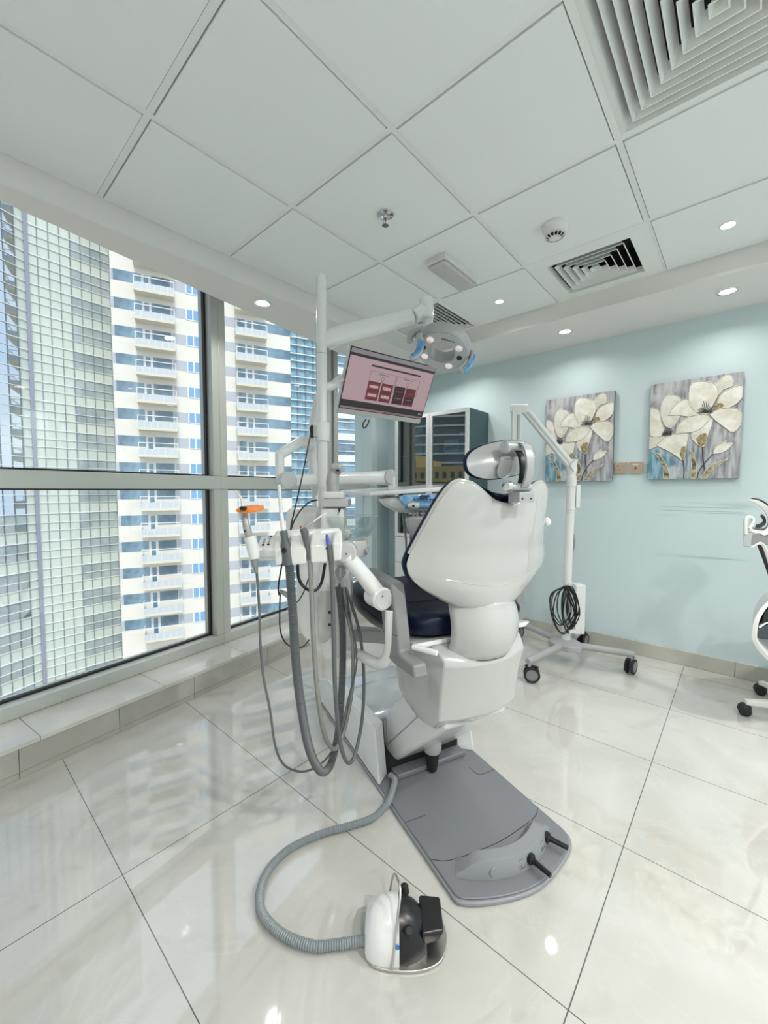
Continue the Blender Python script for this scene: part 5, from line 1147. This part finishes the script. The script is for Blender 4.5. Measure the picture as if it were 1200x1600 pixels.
b = MB(); b.prism([oat(1190, 975), oat(1194, 958), oat(1206, 945), oat(1240, 940), oat(1240, 970), oat(1206, 972)], fd*.25); b.build('lumbar_mesh', M['blackm'], oc, bevel=.006)

fd = vfd
# ================================================================== OUTSIDE
GZ = -38
gm = mat('street_ground', (.40, .39, .36), .9, noise=(.05, (.52, .50, .44)))
struct(MB().poly([(-500, -500, GZ), (300, -500, GZ), (300, 500, GZ), (-500, 500, GZ)]).build('ground', gm, flat=True))
rc = V((-6, 44, GZ))
b = MB(); b.lathe([(8.2, .02), (8.2, .3), (8.9, .3), (8.9, .02)], rc, (0, 0, 1), 64, close=True); tag(b.build('roundabout_kerb', mat('kerb', (.75, .75, .72), .8), origin=rc), 'pale ring kerb of a roundabout far below, mirrored in the glass tower', 'kerb')
t = thing('palm_tree', rc, 'palm tree on the roundabout far below the window', 'tree')
MB().tube([rc, rc+V((.2, 0, 3)), rc+V((.1, .1, 6))], [.3, .22, .18], 10, 4).build('trunk', mat('palm_trunk', (.2, .15, .1), .9), t)
b = MB()
for k in range(18):
    a = 2*PI*k/18; e = V((math.cos(a), math.sin(a), 0)); r_ = 2.6; s_ = V((-e.y, e.x, 0)); o_ = rc+V((.1, .1, 6))
    b.loft([[o_+e*r_*q+V((0, 0, 1.3*math.sin(q*2.4)-.8*q*q*(k % 3)))+s_*w_*x for x in (-1, 1)] for q, w_ in ((0, .05), (.3, .3), (.6, .28), (1, .02))], cap=False, closed=False)
b.build('fronds', mat('palm_green', (.05, .10, .04), .7), t, flat=True)
# --- balcony tower
A0 = at(183, 767, 47.3); A0.z = 0; bd = V((.383, .924, 0)).normalized(); bn = V((.924, -.383, 0)).normalized()
def sx(x):
    p = rp(x, 767, A0, bn); return (p-A0).dot(bd)
def Tq(s_, o_, z): return A0+bd*s_+bn*o_+V((0, 0, z))
cream = mat('cream_render', (.82, .79, .72), .9); greyp = mat('grey_panel', (.50, .53, .58), .8); wfr = mat('white_frame', (.82, .84, .84), .6)
bluew = mat('blue_window', (.09, .17, .24), .08, noise=(.5, (.22, .36, .47)), spec=1.0); litew = mat('light_blue_window', (.22, .42, .68), .15)
bluecw = mat('blue_curtain_glass', (.28, .46, .56), .12, noise=(1.6, (.12, .30, .40)), spec=.8); slabm = mat('balcony_soffit', (.74, .70, .58), .9); railp = mat('balcony_panel', (.58, .62, .66), .4)
bt = thing('apartment_tower', Tq(8, 0, GZ), 'cream apartment tower with white balconies seen through the middle of the window', 'building')
def tb(s0, s1, o0, o1, z0, z1, b=None):
    b = b or MB(); b.prism([Tq(s0, o0, z0), Tq(s1, o0, z0), Tq(s1, o1, z0), Tq(s0, o1, z0)], (0, 0, z1-z0)); return b
s_end = sx(456)
tb(0, s_end, -14, 0, GZ, 48).build('wall', cream, bt, flat=True)
FHt = 3.13
zw0 = at(188, 486.5, 47.4).z; zw1 = at(188, 470.5, 47.4).z      # window strip, one floor
wins = [(187.5, 231, bluew), (244, 274, bluew), (299, 307, litew), (308.5, 316, litew), (340, 352, bluew), (375.5, 387, bluew), (400, 456, bluew)]
greys = [(182.5, 187, greyp), (275.5, 297.5, greyp), (318, 326, greyp), (327, 339, greyp), (355, 374.5, greyp)]
doors = [(231, 244.5), (387, 400)]
balc = [(214, 279), (366, 417)]
def floorset(k):
    dz = k*FHt; z0, z1 = zw0+dz, zw1+dz
    for a, c, m_ in wins: tb(sx(a), sx(c), 0, .03, z0, z1).build('window', m_, bt, flat=True)
protos = {}
kmin, kmax = -12, 7
def place(name, m_, fn):
    """build once for the first floor, then copies going up"""
    first = None
    for k in range(kmin, kmax+1):
        if first is None: first = fn(kmin*FHt); f0 = first
        else:
            c = f0.copy(); COL.objects.link(c); c.parent = bt; c.location = f0.location+V((0, 0, (k-kmin)*FHt))
            for chd in f0.children: c2 = chd.copy(); COL.objects.link(c2); c2.parent = c
for a, c, m_ in [w for w in wins if w[0] not in (308.5, 340)]:
    place('window', m_, lambda dz, a=a, c=c, m_=m_: tb(sx(a), sx(c), 0, .03, zw0+dz, zw1+dz).build('window', m_, bt, flat=True))
place('small_window', litew, lambda dz: tb(sx(308.5), sx(316), 0, .03, zw0+dz, zw1+dz).build('small_window', litew, bt, flat=True))
for a, c, m_ in greys: place('wall_panel', m_, lambda dz, a=a, c=c, m_=m_: tb(sx(a), sx(c), 0, .02, zw0+dz, zw1+dz).build('wall_panel', m_, bt, flat=True))
def framef(dz):
    b = MB()
    for x in (298, 307.8, 317): tb(sx(x)-.07, sx(x)+.07, 0, .09, zw0+dz, zw1+dz, b)
    tb(sx(298), sx(317), 0, .09, zw0+dz-.08, zw0+dz, b); return b.build('window_frame', wfr, bt, flat=True)
place('window_frame', wfr, framef)
for a, c in doors:
    def df(dz, a=a, c=c):
        b = MB(); zb_ = zw0+dz-.95
        for x in (a+1.3, c-1.3): tb(sx(x)-.13, sx(x)+.13, 0, .10, zb_, zw1+dz, b)
        o = b.build('door_frame', wfr, bt, flat=True); tb(sx(a+2.2), sx(c-2.2), 0, .05, zb_, zw1+dz-.1).build('door_glass', bluew, o, flat=True); return o
    place('door', wfr, df)
glr = pane_mat('rail_glass', (.80, .88, .90), .12)
for a, c in balc:
    def bf(dz, a=a, c=c):
        s0, s1 = sx(a)+.4, sx(c)+.1; zb_ = zw0+dz-1.35
        o = tb(s0, s1, 0, 1.5, zb_, zb_+.30).build('balcony', slabm, bt, flat=True)
        b = MB(); tb(s0, s1, 1.42, 1.5, zb_+.30, zb_+.98, b); tb(s0, s0+.08, 0, 1.42, zb_+.30, zb_+.98, b); tb(s1-.08, s1, 0, 1.42, zb_+.30, zb_+.98, b); b.build('balcony_panel', railp, o, flat=True)
        b = MB()
        for k_ in range(7): x = s0+(s1-s0)*k_/6; tb(x-.02, x+.02, 1.5, 1.52, zb_+.30, zb_+.98, b)
        tb(s0, s1, 1.40, 1.48, zb_+1.62, zb_+1.70, b); tb(s0, s0+.08, 0, 1.42, zb_+1.62, zb_+1.70, b); tb(s1-.08, s1, 0, 1.42, zb_+1.62, zb_+1.70, b)
        tb(s0, s0+.07, 1.4, 1.47, zb_+.98, zb_+1.62, b); tb(s1-.07, s1, 1.4, 1.47, zb_+.98, zb_+1.62, b); b.build('balcony_rail', wfr, o, flat=True)
        return o
    place('balcony', slabm, bf)
# curved glass corner of the same block
b = MB(); sc0, sc1 = s_end, sx(522)
tb(sc0, sc1, -12, -.3, GZ, 48, b); b.build('glass_corner', bluecw, bt, flat=True)
b = MB()
for k in range(-14, 14):
    for dz in (0, .95, 2.1): zz_ = zw0+k*FHt+dz; tb(sc0, sc1, -.3, .05, zz_, zz_+.11, b)
b.build('white_fin', wfr, bt, flat=True)
b = MB()
for x in (467.5, 480, 492, 505): tb(sx(x)-.08, sx(x)+.08, -.3, -.1, GZ, 48, b)
b.build('vertical_mullion', mat('mullion_blue', (.15, .25, .33), .5), bt, flat=True)
# banded tower seen in the narrow pane
bt2 = thing('banded_tower', Tq(sx(550), -4, GZ), 'white and blue banded tower seen in the narrow pane behind the lamp pole', 'building')
s0_, s1_ = sx(524), sx(575)
tb(s0_, s1_, -12, -.1, GZ, 48).build('wall', bluew, bt2, flat=True)
zr = at(550, 655, 63).z
b = MB(); b2 = MB()
for k in range(-14, 10):
    z_ = zr-.6+k*FHt; tb(s0_, s1_, -.1, .05, z_, z_+1.0, b)
    tb(s0_, s1_, -.1, .02, z_+1.5, z_+1.6, b2); tb(s0_, s1_, -.1, .02, z_+2.6, z_+2.7, b2)
b.build('white_band', mat('white_band', (.78, .78, .76), .9), bt2, flat=True); b2.build('white_fin', wfr, bt2, flat=True)
# --- glass tower on the left
G0 = at(56, 767, 46); G0.z = 0; g1 = V((-.06, .998, 0)).normalized(); g1n = V((.998, .06, 0)).normalized(); g2 = V((.418, -.908, 0)).normalized(); g2n = V((.908, .418, 0)).normalized()
gt = thing('glass_tower', G0+V((0, 0, GZ)), 'tall glass tower, reflection painted pale green, with a fine white grid at the left of the window', 'building')
pale = mat('painted_reflection_green', (.62, .69, .63), .12, noise=(.12, (.68, .73, .66)), spec=.6); darkg = mat('grey_blue_glass', (.30, .37, .38), .06, noise=(.35, (.46, .52, .52)), spec=1.0)  # pale green spandrels, with the reflected building opposite painted into the colour
mirr = mat('sky_mirror_glass', (.62, .68, .72), .03, 1.0, bump=(.25, .02)); vm = mat('dark_mullion', (.22, .26, .29), .5); hm = mat('white_mullion', (.85, .88, .88), .5); postm = mat('purple_post', (.30, .31, .40), .5)
rowh = [1.22, .92, 1.06]; FG = sum(rowh); zg = at(60, 361, 46).z
def wing(d_, n_, cols, cw, matfn, flip):
    b = MB(); v_ = MB(); h_ = MB(); tr = MB()
    z = zg-18*FG; rows = []
    for k in range(30):
        for i, rh in enumerate(rowh): rows.append((z, rh, i, k)); z += rh
    top = z; bot = rows[0][0]
    for c in range(cols):
        for (z_, rh, i, k) in rows:
            m_ = matfn(c, i, z_)
            p = G0+d_*c*cw; q = G0+d_*(c+1)*cw
            b.poly([p+V((0, 0, z_)), q+V((0, 0, z_)), q+V((0, 0, z_+rh)), p+V((0, 0, z_+rh))], m_)
    b.poly([G0+V((0, 0, GZ)), G0+d_*cols*cw+V((0, 0, GZ)), G0+d_*cols*cw+V((0, 0, bot)), G0+V((0, 0, bot))], 0)
    for c in range(0, cols+1):
        p = G0+d_*c*cw; w_ = .022 if c % 4 else .045; v_.prism([p-d_*w_, p+d_*w_, p+d_*w_+n_*.10, p-d_*w_+n_*.10], V((0, 0, top-GZ)))
    for v in v_.b.verts: v.co.z += GZ
    for (z_, rh, i, k) in rows:
        w_ = .026 if i else .040
        h_.prism([G0+V((0, 0, z_-w_)), G0+d_*cols*cw+V((0, 0, z_-w_)), G0+d_*cols*cw+n_*.13+V((0, 0, z_-w_)), G0+n_*.13+V((0, 0, z_-w_))], V((0, 0, 2*w_)))
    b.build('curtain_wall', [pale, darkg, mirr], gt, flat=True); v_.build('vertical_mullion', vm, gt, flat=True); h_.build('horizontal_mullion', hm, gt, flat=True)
rg = random.Random(2)
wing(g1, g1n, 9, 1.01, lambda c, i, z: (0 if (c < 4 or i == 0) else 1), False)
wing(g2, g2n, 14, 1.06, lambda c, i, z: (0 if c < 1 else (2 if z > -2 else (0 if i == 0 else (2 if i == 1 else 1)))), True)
b = MB(); b.prism([G0-g1*.15+V((0, 0, GZ)), G0+g1*.15+V((0, 0, GZ)), G0+g1*.15+g1n*.3+V((0, 0, GZ)), G0-g1*.15+g1n*.3+V((0, 0, GZ))], V((0, 0, 100))); b.build('corner_post', postm, gt, flat=True)
b = MB(); b.prism([G0-g1n*.3+V((0, 0, GZ)), G0+g1*9.09-g1n*.3+V((0, 0, GZ)), G0+g1*9.09-g1n*20+V((0, 0, GZ)), G0+g2*14.8-g1n*20+V((0, 0, GZ)), G0+g2*14.8-g2n*.3+V((0, 0, GZ))], V((0, 0, 96))); b.build('tower_core', darkg, gt, flat=True)
# --- buildings that only show as reflections in the cabinet doors
t = thing('yellow_building', (-60, -84, GZ), 'yellow low building that shows only mirrored in the glass cabinet doors', 'building')
ym = mat('yellow_render', (.62, .47, .22), .9); yb2 = mat('yellow_window', (.08, .09, .11), .3)
b = MB(); b.box((-76, -92, GZ), (-46, -80, 7.4)); b.box((-76, -92, 7.4), (-65, -80, 9.6)); b.box((-72, -90, 9.6), (-68, -82, 11)); b.build('wall', ym, t, flat=True)
b = MB()
for k in range(13):
    for j in range(4): b.box((-75+k*2.3, -80.0, 4.4-j*3.3), (-74+k*2.3, -79.9, 6.0-j*3.3))
b.build('window', yb2, t, flat=True)
t = thing('dark_glass_tower', (-100, -150, GZ), 'dark glass tower with white horizontal fins, mirrored in the cabinet doors', 'building')
b = MB(); w = MB()
arc = [V((-150+110*math.cos(a_), -235+110*math.sin(a_), GZ)) for a_ in [math.radians(x) for x in range(15, 100, 5)]]
b.prism(arc+[V((-150, -235, GZ))], V((0, 0, 150))); b.build('wall', mat('dark_tower_glass', (.10, .14, .16), .15, noise=(.06, (.2, .25, .28))), t, flat=True)
for k in range(38):
    z_ = GZ+k*3.9; P = [V((-150+110.6*math.cos(a_), -235+110.6*math.sin(a_), z_)) for a_ in [math.radians(x) for x in range(15, 100, 5)]]
    w.prism(P+[V((-150, -235, z_))], V((0, 0, .7)))
w.build('white_fin', mat('white_fin_paint', (.8, .82, .82), .7), t, flat=True)
